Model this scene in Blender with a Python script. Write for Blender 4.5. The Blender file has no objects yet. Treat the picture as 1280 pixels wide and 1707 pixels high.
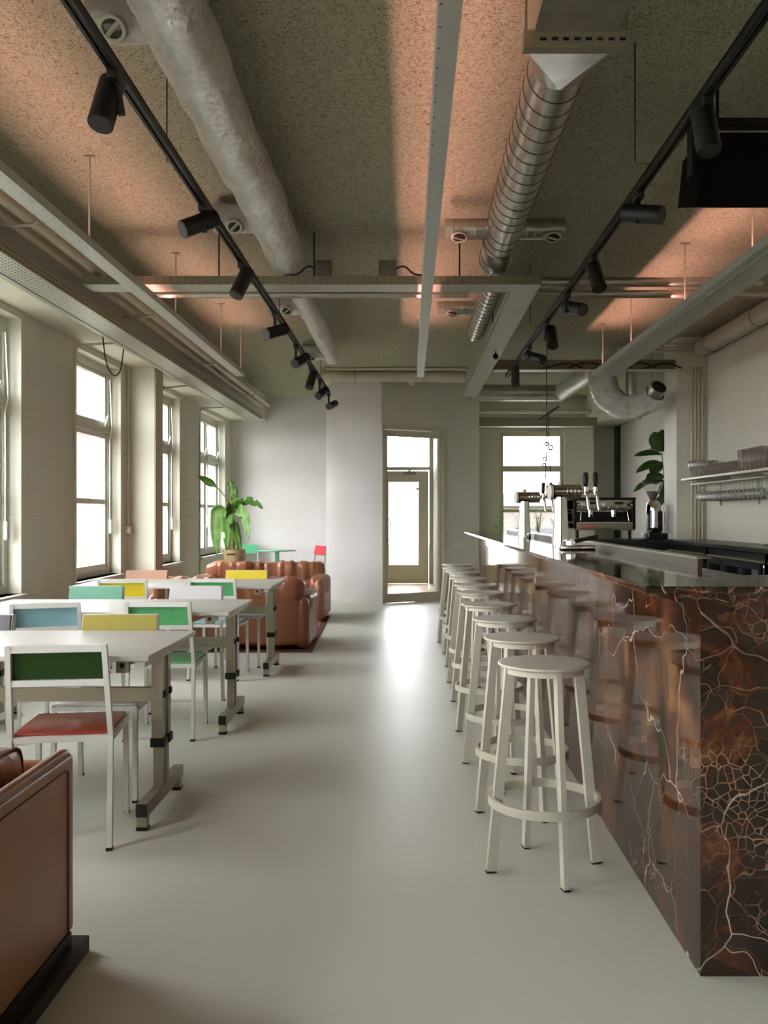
import bpy, bmesh, math, random
from mathutils import Vector, Matrix, noise
random.seed(7)
SC = bpy.context.scene
COL = SC.collection
PI = math.pi

# ------------------------------------------------------------------ camera
F, CX, CY, EYE = 1480.0, 682.0, 858.0, 1.30
cam_d = bpy.data.cameras.new('camera')
cam = bpy.data.objects.new('camera', cam_d)
COL.objects.link(cam)
cam.location = (0, 0, EYE)
cam.rotation_euler = (PI / 2, 0, 0)
cam_d.sensor_fit = 'VERTICAL'
cam_d.sensor_height = 36
cam_d.sensor_width = 27
cam_d.lens = F * 36 / 1707
cam_d.shift_x = -(CX - 640) / 1707
cam_d.shift_y = (CY - 853.5) / 1707
cam_d.clip_end = 200
SC.camera = cam

# ------------------------------------------------------------------ exposure, sky
SC.view_settings.view_transform = 'Standard'
SC.view_settings.look = 'None'
SC.view_settings.gamma = 1
SC.view_settings.exposure = 0.14
SC.view_settings.use_curve_mapping = False
SKY = 18.0
w = bpy.data.worlds.new('overcast_sky')
SC.world = w
w.use_nodes = True
w.node_tree.nodes['Background'].inputs[0].default_value = (0.96, 0.975, 1.0, 1)
w.node_tree.nodes['Background'].inputs[1].default_value = SKY
SC.cycles.max_bounces = 10
SC.cycles.diffuse_bounces = 6
SC.cycles.transparent_max_bounces = 16
SC.cycles.caustics_reflective = False
SC.cycles.caustics_refractive = False
SC.cycles.sample_clamp_indirect = 6

WX = -3.05          # room face of the window wall
RX = 3.38           # right wall
ZC = 3.32           # ceiling
YF = 15.2           # far wall
# window openings of the left wall: y0, y1
LEFT_WINDOWS = [(-1.5, -0.25), (0.9, 2.16), (3.31, 4.57), (5.72, 6.98), (8.13, 9.39), (10.54, 11.80), (12.98, 14.70)]
SILL, HEAD = 0.68, 2.84
REAR_WINDOWS = [(-2.7, -1.3)]
FAR_WIN = (1.55, 2.66, 0.78, 2.72)    # x0,x1,z0,z1

# pink LED strips lying in the cable trays and throwing their light up on the ceiling
def led(x, y0, y1, z, tilt, power, spread=100):
    l = bpy.data.lights.new('led_strip_light', 'AREA')
    l.shape = 'RECTANGLE'; l.size = 0.006; l.size_y = y1 - y0
    l.energy = power; l.color = (1.0, 0.45, 0.40); l.spread = math.radians(spread)
    o = bpy.data.objects.new('led_strip_light', l)
    COL.objects.link(o); o.location = (x, (y0 + y1) / 2, z)
    o.rotation_euler = (PI, tilt, 0)
LEDS = [led(-1.850, -1, 9.5, 2.806, math.radians(14), 19, 110),
        led(0.101, -1, 9.3, 2.806, math.radians(12), 26, 120),
        led(1.990, 3.6, 9.5, 2.806, math.radians(20), 17, 110)]

# ------------------------------------------------------------------ materials
def rgb(r, g, b):
    f = lambda c: (c / 12.92 if c <= 0.04045 else ((c + 0.055) / 1.055) ** 2.4)
    return (f(r / 255), f(g / 255), f(b / 255), 1)
class NT:
    def __init__(s, name):
        s.m = bpy.data.materials.new(name); s.m.use_nodes = True
        s.t = s.m.node_tree; s.b = s.t.nodes['Principled BSDF']
    def n(s, kind, **kw):
        x = s.t.nodes.new(kind)
        for k, v in kw.items():
            if hasattr(x, k): setattr(x, k, v)
            else: x.inputs[k.replace('_', ' ')].default_value = v
        return x
    def l(s, a, b): s.t.links.new(a, b)
    def coords(s, scale=(1, 1, 1), kind='Object'):
        c = s.n('ShaderNodeTexCoord'); mp = s.n('ShaderNodeMapping')
        mp.inputs['Scale'].default_value = scale
        s.l(c.outputs[kind], mp.inputs[0]); return mp.outputs[0]
    def noise(s, vec, scale, detail=4, rough=0.5, dist=0.0):
        x = s.n('ShaderNodeTexNoise'); x.inputs['Scale'].default_value = scale
        x.inputs['Detail'].default_value = detail; x.inputs['Roughness'].default_value = rough
        x.inputs['Distortion'].default_value = dist
        if vec: s.l(vec, x.inputs['Vector'])
        return x
    def ramp(s, fac, stops):
        x = s.n('ShaderNodeValToRGB'); cr = x.color_ramp
        while len(cr.elements) < len(stops): cr.elements.new(0.5)
        for e, (p, c) in zip(cr.elements, stops): e.position = p; e.color = c
        s.l(fac, x.inputs[0]); return x
    def mix(s, fac, a, b, mode='MIX'):
        x = s.n('ShaderNodeMix'); x.data_type = 'RGBA'; x.blend_type = mode
        for sock, v in ((x.inputs[0], fac), (x.inputs[6], a), (x.inputs[7], b)):
            if isinstance(v, (tuple, float, int)): sock.default_value = v
            else: s.l(v, sock)
        return x.outputs[2]
    def math(s, op, a, b=0.0):
        x = s.n('ShaderNodeMath'); x.operation = op
        for sock, v in ((x.inputs[0], a), (x.inputs[1], b)):
            if isinstance(v, (float, int)): sock.default_value = v
            else: s.l(v, sock)
        return x.outputs[0]
    def bump(s, h, strength, dist=0.01):
        x = s.n('ShaderNodeBump'); x.inputs['Strength'].default_value = strength
        x.inputs['Distance'].default_value = dist
        s.l(h, x.inputs['Height']); s.l(x.outputs[0], s.b.inputs['Normal'])
M = {}
def mat(name, col, rough=0.5, metal=0.0, var=0.0, vscale=3.0, bump=0.0, bscale=40.0, bdist=0.004, coat=0.0, spec=0.5):
    t = NT(name)
    t.b.inputs['Roughness'].default_value = rough
    t.b.inputs['Metallic'].default_value = metal
    t.b.inputs['Coat Weight'].default_value = coat
    t.b.inputs['Coat Roughness'].default_value = 0.15
    t.b.inputs['Specular IOR Level'].default_value = spec
    t.b.inputs['Base Color'].default_value = col
    v = t.coords()
    nz = t.noise(v, vscale, 4)
    d = var if var else 0.04
    r = t.ramp(nz.outputs[0], [(0.3, tuple(c * (1 - d) for c in col[:3]) + (1,)), (0.7, tuple(min(1, c * (1 + d)) for c in col[:3]) + (1,))])
    t.l(r.outputs[0], t.b.inputs['Base Color'])
    if bump:
        b = t.noise(v, bscale, 5, 0.6)
        t.bump(b.outputs[0], bump, bdist)
    M[name] = t.m
    return t
mat('frame_paint', rgb(208, 207, 196), 0.38, var=0.04)
mat('steel_grey', rgb(150, 143, 122), 0.35, 0.5, bump=0.02)
mat('dark_plastic', rgb(22, 20, 18), 0.5, spec=0.3)
mat('black_metal', rgb(15, 16, 14), 0.5, 0.0, spec=0.35)
mat('speaker_black', rgb(8, 8, 8), 0.8, spec=0.1)
mat('chair_white', rgb(214, 213, 206), 0.35, var=0.05)
mat('stool_paint', rgb(190, 186, 168), 0.42, var=0.04)
mat('galvanised', rgb(190, 188, 176), 0.30, 0.85, var=0.12, vscale=9, bump=0.08, bscale=60)
mat('pipe_paint', rgb(190, 184, 164), 0.45, 0.0, var=0.06, vscale=6)
mat('tray_paint', rgb(172, 172, 158), 0.45, 0.35, var=0.05, vscale=5)
mat('white_tray', rgb(200, 202, 196), 0.4, 0.2, var=0.04)
mat('stainless', rgb(208, 206, 198), 0.24, 1.0, var=0.03)
mat('chrome', rgb(235, 232, 226), 0.16, 1.0, var=0.02)
mat('back_counter_black', rgb(24, 24, 22), 0.25)
mat('paper_white', rgb(216, 214, 214), 0.5)
mat('ceramic', rgb(210, 205, 195), 0.3)
mat('cable_black', rgb(30, 28, 25), 0.5)
mat('conduit_paint', rgb(192, 186, 160), 0.5)
mat('junction_grey', rgb(92, 86, 74), 0.5)
mat('valve_white', rgb(176, 172, 152), 0.35)
mat('dark_void', rgb(30, 28, 22), 0.6)
mat('coffee', rgb(70, 34, 20), 0.6, var=0.4, vscale=120)
mat('bottle_green', rgb(30, 52, 34), 0.15)
mat('bottle_brown', rgb(60, 32, 14), 0.15)
mat('label_white', rgb(210, 200, 170), 0.5)
mat('label_teal', rgb(80, 150, 140), 0.5)
mat('badge_red', rgb(168, 70, 58), 0.4)
mat('soil', rgb(52, 42, 30), 0.9)
mat('pot_tan', rgb(170, 145, 105), 0.6, var=0.15, vscale=25)
mat('pot_grey', rgb(120, 118, 105), 0.6)
mat('trunk', rgb(120, 118, 60), 0.7, var=0.3, vscale=15)
mat('mint', rgb(120, 178, 152), 0.4)
mat('far_wall_panel', rgb(212, 208, 204), 0.6)
mat('wood_floor', rgb(198, 178, 146), 0.35, var=0.08, vscale=4)
mat('facade', rgb(92, 84, 80), 0.8, var=0.08, vscale=2)
mat('facade_dark', rgb(62, 62, 66), 0.7)
mat('roof_grey', rgb(86, 84, 84), 0.8, var=0.1)
mat('outdoor_ground', rgb(120, 120, 112), 0.9)
COLS = dict(dark_green=(26, 62, 22), red=(150, 54, 40), mustard=(152, 138, 22), purple=(44, 35, 46), blue=(136, 176, 184),
            green=(82, 160, 100), teal=(122, 190, 162), white=(222, 218, 220), yellow=(232, 208, 46), peach=(226, 168, 138),
            light_blue=(150, 200, 200), grey_green=(140, 156, 138), crimson=(204, 62, 66), mint_green=(96, 182, 140))
for k, c in COLS.items():
    mat('lacquer_' + k, rgb(*c), 0.32, var=0.06, vscale=5)

def plaster(name, col, brick=False, rough=0.62):
    t = NT(name)
    v = t.coords()
    n1 = t.noise(v, 0.9, 5, 0.6); n2 = t.noise(v, 22, 4, 0.6)
    r = t.ramp(n1.outputs[0], [(0.3, tuple(c * 0.93 for c in col[:3]) + (1,)), (0.7, tuple(min(1, c * 1.05) for c in col[:3]) + (1,))])
    t.l(r.outputs[0], t.b.inputs['Base Color'])
    t.b.inputs['Roughness'].default_value = rough
    h = n2.outputs[0]
    if brick:
        c = t.n('ShaderNodeTexCoord'); sx = t.n('ShaderNodeSeparateXYZ'); t.l(c.outputs['Object'], sx.inputs[0])
        cb = t.n('ShaderNodeCombineXYZ')
        s = t.math('ADD', sx.outputs[0], sx.outputs[1]); t.l(s, cb.inputs[0]); t.l(sx.outputs[2], cb.inputs[1])
        bk = t.n('ShaderNodeTexBrick'); t.l(cb.outputs[0], bk.inputs['Vector'])
        bk.inputs['Scale'].default_value = 1.0; bk.inputs['Mortar Size'].default_value = 0.006
        bk.inputs['Brick Width'].default_value = 0.44; bk.inputs['Row Height'].default_value = 0.215
        bk.inputs['Mortar Smooth'].default_value = 0.8
        k = t.math('MULTIPLY', bk.outputs['Fac'], -0.7)
        h = t.math('ADD', k, t.math('MULTIPLY', h, 0.5))
    t.bump(h, 0.35 if brick else 0.15, 0.006)
    M[name] = t.m
plaster('wall_paint', rgb(208, 205, 188))
plaster('wall_block', rgb(208, 205, 188), brick=True)
plaster('wall_lilac', rgb(212, 208, 206))

def make_ceiling():
    t = NT('wood_wool_board')
    v = t.coords()
    n0 = t.noise(v, 42, 3, 0.6, 2.2)
    n1 = t.noise(v, 105, 2, 0.6, 1.5)
    mixn = t.math('ADD', t.math('MULTIPLY', n0.outputs[0], 0.45), t.math('MULTIPLY', n1.outputs[0], 0.55))
    r = t.ramp(mixn, [(0.40, rgb(90, 87, 64)), (0.475, rgb(160, 158, 132)), (0.62, rgb(182, 180, 154))])
    t.l(r.outputs[0], t.b.inputs['Base Color'])
    t.b.inputs['Roughness'].default_value = 0.9
    t.bump(mixn, 0.8, 0.012)
    M['ceiling_board'] = t.m
make_ceiling()

def make_floor():
    t = NT('resin_floor')
    v = t.coords()
    n0 = t.noise(v, 0.7, 4, 0.6); n1 = t.noise(v, 5, 5, 0.6)
    r = t.ramp(n0.outputs[0], [(0.3, rgb(196, 197, 184)), (0.7, rgb(202, 203, 191))])
    t.l(r.outputs[0], t.b.inputs['Base Color'])
    rr = t.ramp(n1.outputs[0], [(0.3, (0.27, 0.27, 0.27, 1)), (0.7, (0.31, 0.31, 0.31, 1))])
    t.b.inputs['Roughness'].default_value = 0.40
    t.b.inputs['Specular IOR Level'].default_value = 0.45
    n2 = t.noise(v, 1.1, 2)
    t.bump(n2.outputs[0], 0.03, 0.01)
    M['floor'] = t.m
make_floor()

def make_marble(name='marble', rough=0.06):
    t = NT(name)
    v = t.coords()
    # warp the coordinates
    wn = t.noise(v, 3.0, 3, 0.5)
    off = t.n('ShaderNodeVectorMath'); off.operation = 'SUBTRACT'
    t.l(wn.outputs['Color'], off.inputs[0]); off.inputs[1].default_value = (0.5, 0.5, 0.5)
    sc = t.n('ShaderNodeVectorMath'); sc.operation = 'SCALE'; sc.inputs['Scale'].default_value = 0.34
    t.l(off.outputs[0], sc.inputs[0])
    ad = t.n('ShaderNodeVectorMath'); ad.operation = 'ADD'
    t.l(v, ad.inputs[0]); t.l(sc.outputs[0], ad.inputs[1])
    wv = ad.outputs[0]
    sc2 = t.n('ShaderNodeVectorMath'); sc2.operation = 'SCALE'; sc2.inputs['Scale'].default_value = 0.13
    t.l(off.outputs[0], sc2.inputs[0])
    ad2 = t.n('ShaderNodeVectorMath'); ad2.operation = 'ADD'
    t.l(v, ad2.inputs[0]); t.l(sc2.outputs[0], ad2.inputs[1]); wv2 = ad2.outputs[0]
    def veins(scale, width):
        vo = t.n('ShaderNodeTexVoronoi'); vo.feature = 'DISTANCE_TO_EDGE'
        vo.inputs['Scale'].default_value = scale
        t.l(wv if scale < 9 else wv2, vo.inputs['Vector'])
        return t.ramp(vo.outputs['Distance'], [(0.0, (1, 1, 1, 1)), (width, (0, 0, 0, 1))]).outputs[0]
    big = veins(2.3, 0.0065); mid = veins(4.8, 0.0075); fine = veins(11.0, 0.010); tiny = veins(30.0, 0.045)
    def brk(scale, lo, hi, floor, dist=0.0):
        return t.ramp(t.noise(v, scale, 5, 0.6, dist).outputs[0], [(lo, (floor, floor, floor, 1)), (hi, (1, 1, 1, 1))]).outputs[0]
    m0 = brk(3.0, 0.40, 0.58, 0.25); m1 = brk(4.5, 0.44, 0.62, 0.12); m3 = brk(5.5, 0.42, 0.60, 0.22, 1.0)
    m2 = brk(1.7, 0.53, 0.60, 0.0, 1.2)
    base = t.ramp(t.noise(v, 3.4, 7, 0.68, 0.6).outputs[0], [(0.36, rgb(14, 7, 4)), (0.48, rgb(34, 18, 9)), (0.56, rgb(74, 34, 16)), (0.66, rgb(122, 84, 46))]).outputs[0]
    c0 = t.mix(t.math('MULTIPLY', t.math('MULTIPLY', mid, m3), 0.75), base, rgb(184, 144, 112))
    c1 = t.mix(t.math('MULTIPLY', t.math('MULTIPLY', fine, m1), 0.55), c0, rgb(150, 110, 84))
    c2 = t.mix(t.math('MULTIPLY', t.math('MULTIPLY', tiny, m2), 0.6), c1, rgb(178, 150, 122))
    c3 = t.mix(t.math('MULTIPLY', t.math('MULTIPLY', big, m0), 0.9), c2, rgb(212, 192, 170))
    t.l(c3, t.b.inputs['Base Color'])
    t.b.inputs['Roughness'].default_value = rough
    t.b.inputs['IOR'].default_value = 1.62
    M[name] = t.m
make_marble()

def make_foil():
    t = NT('foil')
    v = t.coords()
    n = t.noise(v, 24, 8, 0.75, 1.6); n2 = t.noise(v, 4.5, 3, 0.6)
    r = t.ramp(n2.outputs[0], [(0.3, rgb(222, 220, 212)), (0.7, rgb(248, 247, 242))])
    t.l(r.outputs[0], t.b.inputs['Base Color'])
    t.b.inputs['Metallic'].default_value = 0.8
    t.b.inputs['Roughness'].default_value = 0.22
    t.bump(n.outputs[0], 1.0, 0.035)
    M['foil'] = t.m
make_foil()

def make_leather():
    t = NT('leather')
    v = t.coords()
    n = t.noise(v, 3.5, 4, 0.6); g = t.noise(v, 260, 3); w_ = t.noise(v, 11, 3, 0.5, 1.0)
    r = t.ramp(n.outputs[0], [(0.3, rgb(128, 78, 54)), (0.7, rgb(164, 106, 76))])
    t.l(r.outputs[0], t.b.inputs['Base Color'])
    t.b.inputs['Roughness'].default_value = 0.29
    h = t.math('ADD', t.math('MULTIPLY', g.outputs[0], 0.08), w_.outputs[0])
    t.bump(h, 0.22, 0.02)
    M['leather'] = t.m
make_leather()
def make_panel_leather():
    t = NT('leather_tan'); v = t.coords()
    n = t.noise(v, 2.0, 5, 0.65); g = t.noise(v, 420, 2)
    r = t.ramp(n.outputs[0], [(0.3, rgb(128, 82, 50)), (0.7, rgb(146, 96, 62))])
    t.l(r.outputs[0], t.b.inputs['Base Color'])
    t.b.inputs['Roughness'].default_value = 0.34
    t.bump(g.outputs[0], 0.05, 0.002)
    M['leather_tan'] = t.m
make_panel_leather()

def make_rug():
    t = NT('rug'); v = t.coords()
    n = t.noise(v, 300, 3); n2 = t.noise(v, 4, 3)
    r = t.ramp(n2.outputs[0], [(0.3, rgb(140, 92, 68)), (0.7, rgb(158, 106, 80))])
    t.l(r.outputs[0], t.b.inputs['Base Color']); t.b.inputs['Roughness'].default_value = 0.95
    t.bump(n.outputs[0], 0.4, 0.004)
    M['rug'] = t.m
make_rug(); mat('rug_edge', rgb(88, 46, 34), 0.95)

def make_glass(name, tint=(1, 1, 1), refl=1.0, milky=0.0):
    m = bpy.data.materials.new(name); m.use_nodes = True; t = m.node_tree
    for n in list(t.nodes):
        if n.type != 'OUTPUT_MATERIAL': t.nodes.remove(n)
    out = t.nodes['Material Output']
    tr = t.nodes.new('ShaderNodeBsdfTransparent'); tr.inputs[0].default_value = tint + (1,)
    gl = t.nodes.new('ShaderNodeBsdfGlossy'); gl.inputs['Roughness'].default_value = 0.02
    lw = t.nodes.new('ShaderNodeLayerWeight'); lw.inputs[0].default_value = 0.5
    pw = t.nodes.new('ShaderNodeMath'); pw.operation = 'POWER'; pw.inputs[1].default_value = 5.0
    t.links.new(lw.outputs['Facing'], pw.inputs[0])
    fr = t.nodes.new('ShaderNodeMath'); fr.operation = 'MULTIPLY_ADD'; fr.inputs[1].default_value = 0.8; fr.inputs[2].default_value = 0.03 * refl
    t.links.new(pw.outputs[0], fr.inputs[0])
    mx = t.nodes.new('ShaderNodeMixShader')
    t.links.new(fr.outputs[0], mx.inputs[0]); t.links.new(tr.outputs[0], mx.inputs[1]); t.links.new(gl.outputs[0], mx.inputs[2])
    o = mx.outputs[0]
    if milky:
        df = t.nodes.new('ShaderNodeBsdfDiffuse'); df.inputs[0].default_value = (0.9, 0.9, 0.9, 1)
        m2 = t.nodes.new('ShaderNodeMixShader'); m2.inputs[0].default_value = milky
        t.links.new(o, m2.inputs[1]); t.links.new(df.outputs[0], m2.inputs[2]); o = m2.outputs[0]
    t.links.new(o, out.inputs[0])
    M[name] = m
make_glass('window_glass')
make_glass('door_glass')
make_glass('drink_glass', (0.996, 0.998, 0.996), 1.3, 0.016)
make_glass('hopper_glass', (0.85, 0.86, 0.82), 2, 0.06)
make_glass('cooler_glass', (0.9, 0.93, 0.92), 2)

m = bpy.data.materials.new('clear_glass'); m.use_nodes = True; t = m.node_tree
for n in list(t.nodes):
    if n.type != 'OUTPUT_MATERIAL': t.nodes.remove(n)
g1_ = t.nodes.new('ShaderNodeBsdfGlass'); g1_.inputs['IOR'].default_value = 1.45; g1_.inputs['Roughness'].default_value = 0.0
g2_ = t.nodes.new('ShaderNodeBsdfTransparent'); mx_ = t.nodes.new('ShaderNodeMixShader'); mx_.inputs[0].default_value = 0.27
t.links.new(g2_.outputs[0], mx_.inputs[1]); t.links.new(g1_.outputs[0], mx_.inputs[2]); df_ = t.nodes.new('ShaderNodeBsdfDiffuse'); df_.inputs[0].default_value = (0.95, 0.95, 0.95, 1)
m3_ = t.nodes.new('ShaderNodeMixShader'); m3_.inputs[0].default_value = 0.035
t.links.new(mx_.outputs[0], m3_.inputs[1]); t.links.new(df_.outputs[0], m3_.inputs[2]); t.links.new(m3_.outputs[0], t.nodes['Material Output'].inputs[0])
M['drink_glass'] = m
mat('upstand_brown', rgb(62, 52, 42), 0.3)
lm = mat('cooler_fill_glow', (1, 1, 1, 1), 0.5)
lm.b.inputs['Emission Color'].default_value = (0.85, 1.0, 0.97, 1); lm.b.inputs['Emission Strength'].default_value = 8.0  # emission for the added strips that lighten the cooler interiors

def make_leaf(name, c0, c1):
    t = NT(name); v = t.coords()
    n = t.noise(v, 9, 3)
    r = t.ramp(n.outputs[0], [(0.3, c0), (0.7, c1)])
    t.l(r.outputs[0], t.b.inputs['Base Color']); t.b.inputs['Roughness'].default_value = 0.4
    t.b.inputs['Subsurface Weight'].default_value = 0.0
    t.b.inputs['Transmission Weight'].default_value = 0.0
    # thin-leaf translucency
    tl = t.n('ShaderNodeBsdfTranslucent'); t.l(r.outputs[0], tl.inputs[0])
    mx = t.n('ShaderNodeMixShader'); mx.inputs[0].default_value = 0.35
    out = t.t.nodes['Material Output']
    t.l(t.b.outputs[0], mx.inputs[1]); t.l(tl.outputs[0], mx.inputs[2]); t.l(mx.outputs[0], out.inputs[0])
    M[name] = t.m
make_leaf('banana_leaf', rgb(98, 156, 66), rgb(150, 192, 104))
make_leaf('fig_leaf', rgb(48, 78, 34), rgb(78, 110, 50))
make_leaf('herb_leaf', rgb(88, 140, 50), rgb(140, 180, 84))

def make_perforated(name, col, px, py, fx, fy, axes='xy', metal=0.3):
    # rows of punched holes: px, py are the pitches, fx, fy the share each hole takes
    t = NT(name)
    c = t.n('ShaderNodeTexCoord'); sx = t.n('ShaderNodeSeparateXYZ'); t.l(c.outputs['Object'], sx.inputs[0])
    a = {'x': 0, 'y': 1, 'z': 2}
    def cell(axis, pitch, share, row=None):
        k = t.math('DIVIDE', sx.outputs[a[axis]], pitch)
        if row is not None: k = t.math('ADD', k, row)
        fr = t.math('FRACT', k)
        return t.math('LESS_THAN', t.math('ABSOLUTE', t.math('SUBTRACT', fr, 0.5)), share / 2)
    row = t.math('MULTIPLY', t.math('MODULO', t.math('FLOOR', t.math('DIVIDE', sx.outputs[a[axes[0]]], px)), 2.0), 0.5)
    h = t.math('MULTIPLY', cell(axes[0], px, fx), cell(axes[1], py, fy, row))
    t.l(t.mix(h, col, rgb(58, 54, 42)), t.b.inputs['Base Color'])
    t.b.inputs['Roughness'].default_value = 0.45; t.b.inputs['Metallic'].default_value = metal
    M[name] = t.m
make_perforated('perforated_bottom', rgb(196, 196, 184), 0.030, 0.045, 0.4, 0.5)
make_perforated('perforated_front', rgb(120, 116, 94), 0.05, 0.02, 0.2, 0.25, 'xz')
make_perforated('perforated_rail', rgb(184, 186, 178), 0.0612, 0.12, 0.12, 0.07)
make_perforated('perforated_side', rgb(150, 146, 118), 0.03, 0.05, 0.3, 0.55, 'zy')

# ------------------------------------------------------------------ geometry helpers
def P(px, py, Y):
    return Vector(((px - CX) * Y / F, Y, EYE - (py - CY) * Y / F))
class MB:
    def __init__(s, mtx=None):
        s.v = []; s.f = []; s.sm = []; s.mi = []; s.mtx = mtx or Matrix.Identity(4); s.cur = 0
    def add(s, vs, fs, smooth=False):
        o = len(s.v)
        s.v += [s.mtx @ Vector(v) for v in vs]
        for f in fs:
            s.f.append([i + o for i in f]); s.sm.append(smooth); s.mi.append(s.cur)
        return s
    def bb(s, x0, x1, y0, y1, z0, z1):
        return s.add([(x0, y0, z0), (x1, y0, z0), (x1, y1, z0), (x0, y1, z0), (x0, y0, z1), (x1, y0, z1), (x1, y1, z1), (x0, y1, z1)],
                     [(0, 3, 2, 1), (4, 5, 6, 7), (0, 1, 5, 4), (1, 2, 6, 5), (2, 3, 7, 6), (3, 0, 4, 7)])
    def rb(s, c, size, r=0.01, seg=3, rot=None):
        bm = bmesh.new(); bmesh.ops.create_cube(bm, size=1)
        for v in bm.verts: v.co = Vector((v.co.x * size[0], v.co.y * size[1], v.co.z * size[2]))
        r = min(r, min(size) * 0.49)
        bmesh.ops.bevel(bm, geom=list(bm.edges), offset=r, segments=seg, profile=0.5, affect='EDGES', clamp_overlap=True)
        m = Matrix.Translation(Vector(c)) @ (rot.to_4x4() if rot else Matrix.Identity(4))
        bm.verts.index_update()
        s.add([m @ v.co for v in bm.verts], [[v.index for v in f.verts] for f in bm.faces], seg > 1)
        bm.free(); return s
    def rbb(s, x0, x1, y0, y1, z0, z1, r=0.01, seg=2):
        return s.rb(((x0 + x1) / 2, (y0 + y1) / 2, (z0 + z1) / 2), (x1 - x0, y1 - y0, z1 - z0), r, seg)
    def bar(s, a, b, w, d=None, up=(0, 0, 1)):
        # rectangular bar from a to b: w across, d the other way
        a = Vector(a); b = Vector(b); d = d or w
        z = (b - a).normalized(); u = Vector(up)
        if abs(z.dot(u)) > 0.98: u = Vector((0, 1, 0))
        x = u.cross(z).normalized(); y = z.cross(x)
        vs = []
        for p in (a, b):
            for i, j in ((-1, -1), (1, -1), (1, 1), (-1, 1)): vs.append(p + x * (i * w / 2) + y * (j * d / 2))
        return s.add(vs, [(3, 2, 1, 0), (4, 5, 6, 7), (0, 1, 5, 4), (1, 2, 6, 5), (2, 3, 7, 6), (3, 0, 4, 7)])
    def tube(s, pts, r, n=14, caps=True, wob=0.0, wf=6.0, bend=0.0, crinkle=0.0):
        pts = [Vector(p) for p in pts]
        if bend:      # round the corners
            q = [pts[0]]
            for i in range(1, len(pts) - 1):
                a, b, c = pts[i - 1], pts[i], pts[i + 1]
                d0 = min(bend, (a - b).length * 0.49); d1 = min(bend, (c - b).length * 0.49)
                p0 = b + (a - b).normalized() * d0; p1 = b + (c - b).normalized() * d1
                for k in range(7):
                    t = k / 6; q.append(p0 * (1 - t) ** 2 + b * 2 * t * (1 - t) + p1 * t * t)
            q.append(pts[-1]); pts = q
        rs = r if isinstance(r, (list, tuple)) else [r] * len(pts)
        rings = []; ref = None
        for i, p in enumerate(pts):
            d = (pts[min(i + 1, len(pts) - 1)] - pts[max(i - 1, 0)]).normalized()
            if ref is None:
                ref = Vector((0, 0, 1)) if abs(d.z) < 0.9 else Vector((1, 0, 0))
            x = (ref - d * ref.dot(d)).normalized(); ref = x; y = d.cross(x)
            ring = []
            for k in range(n):
                a = 2 * PI * k / n; dirv = x * math.cos(a) + y * math.sin(a)
                rr = rs[min(i, len(rs) - 1)]
                q = p + dirv * rr
                if wob: q = p + dirv * (rr + wob * noise.noise(q * wf) + (crinkle * (abs(noise.noise(q * 17)) + 0.6 * abs(noise.noise(q * 41))) if crinkle else 0))
                ring.append(q)
            rings.append(ring)
        vs = [v for rg in rings for v in rg]
        fs = [(i * n + k, i * n + (k + 1) % n, (i + 1) * n + (k + 1) % n, (i + 1) * n + k) for i in range(len(rings) - 1) for k in range(n)]
        s.add(vs, fs, True)
        if caps:
            s.add(rings[0], [tuple(reversed(range(n)))]); s.add(rings[-1], [tuple(range(n))])
        return s
    def cyl(s, a, b, r, n=18, r2=None):
        return s.tube([a, b], [r, r if r2 is None else r2], n)
    def lathe(s, prof, c=(0, 0, 0), n=24, caps=False):
        c = Vector(c); vs = []
        for r, z in prof:
            for k in range(n):
                a = 2 * PI * k / n; vs.append(c + Vector((r * math.cos(a), r * math.sin(a), z)))
        fs = [(i * n + k, i * n + (k + 1) % n, (i + 1) * n + (k + 1) % n, (i + 1) * n + k) for i in range(len(prof) - 1) for k in range(n)]
        s.add(vs, fs, True)
        if caps:
            s.add(vs[:n], [tuple(reversed(range(n)))]); s.add(vs[-n:], [tuple(range(n))])
        return s
    def ring(s, c, r, h, t, n=40):      # flat band lying level
        c = Vector(c); prof = [(r - t, -h / 2), (r, -h / 2), (r, h / 2), (r - t, h / 2), (r - t, -h / 2)]
        for (r0, z0), (r1, z1) in zip(prof[:-1], prof[1:]):
            vs = []
            for rr, zz in ((r0, z0), (r1, z1)):
                for k in range(n):
                    a = 2 * PI * k / n; vs.append(c + Vector((rr * math.cos(a), rr * math.sin(a), zz)))
            s.add(vs, [(k, (k + 1) % n, n + (k + 1) % n, n + k) for k in range(n)], True)
        return s
    def torus(s, c, axis, R, r, n=28, m=8):
        z = Vector(axis).normalized(); u = Vector((0, 0, 1)) if abs(z.z) < 0.9 else Vector((1, 0, 0))
        x = u.cross(z).normalized(); y = z.cross(x); c = Vector(c); vs = []
        for i in range(n):
            a = 2 * PI * i / n; d = x * math.cos(a) + y * math.sin(a)
            for j in range(m):
                b = 2 * PI * j / m; vs.append(c + d * (R + r * math.cos(b)) + z * (r * math.sin(b)))
        return s.add(vs, [(i * m + j, ((i + 1) % n) * m + j, ((i + 1) % n) * m + (j + 1) % m, i * m + (j + 1) % m) for i in range(n) for j in range(m)], True)
    def prism(s, poly, z0, z1):
        n = len(poly); vs = [(x, y, z0) for x, y in poly] + [(x, y, z1) for x, y in poly]
        return s.add(vs, [tuple(reversed(range(n))), tuple(range(n, 2 * n))] + [(i, (i + 1) % n, n + (i + 1) % n, n + i) for i in range(n)])
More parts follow.
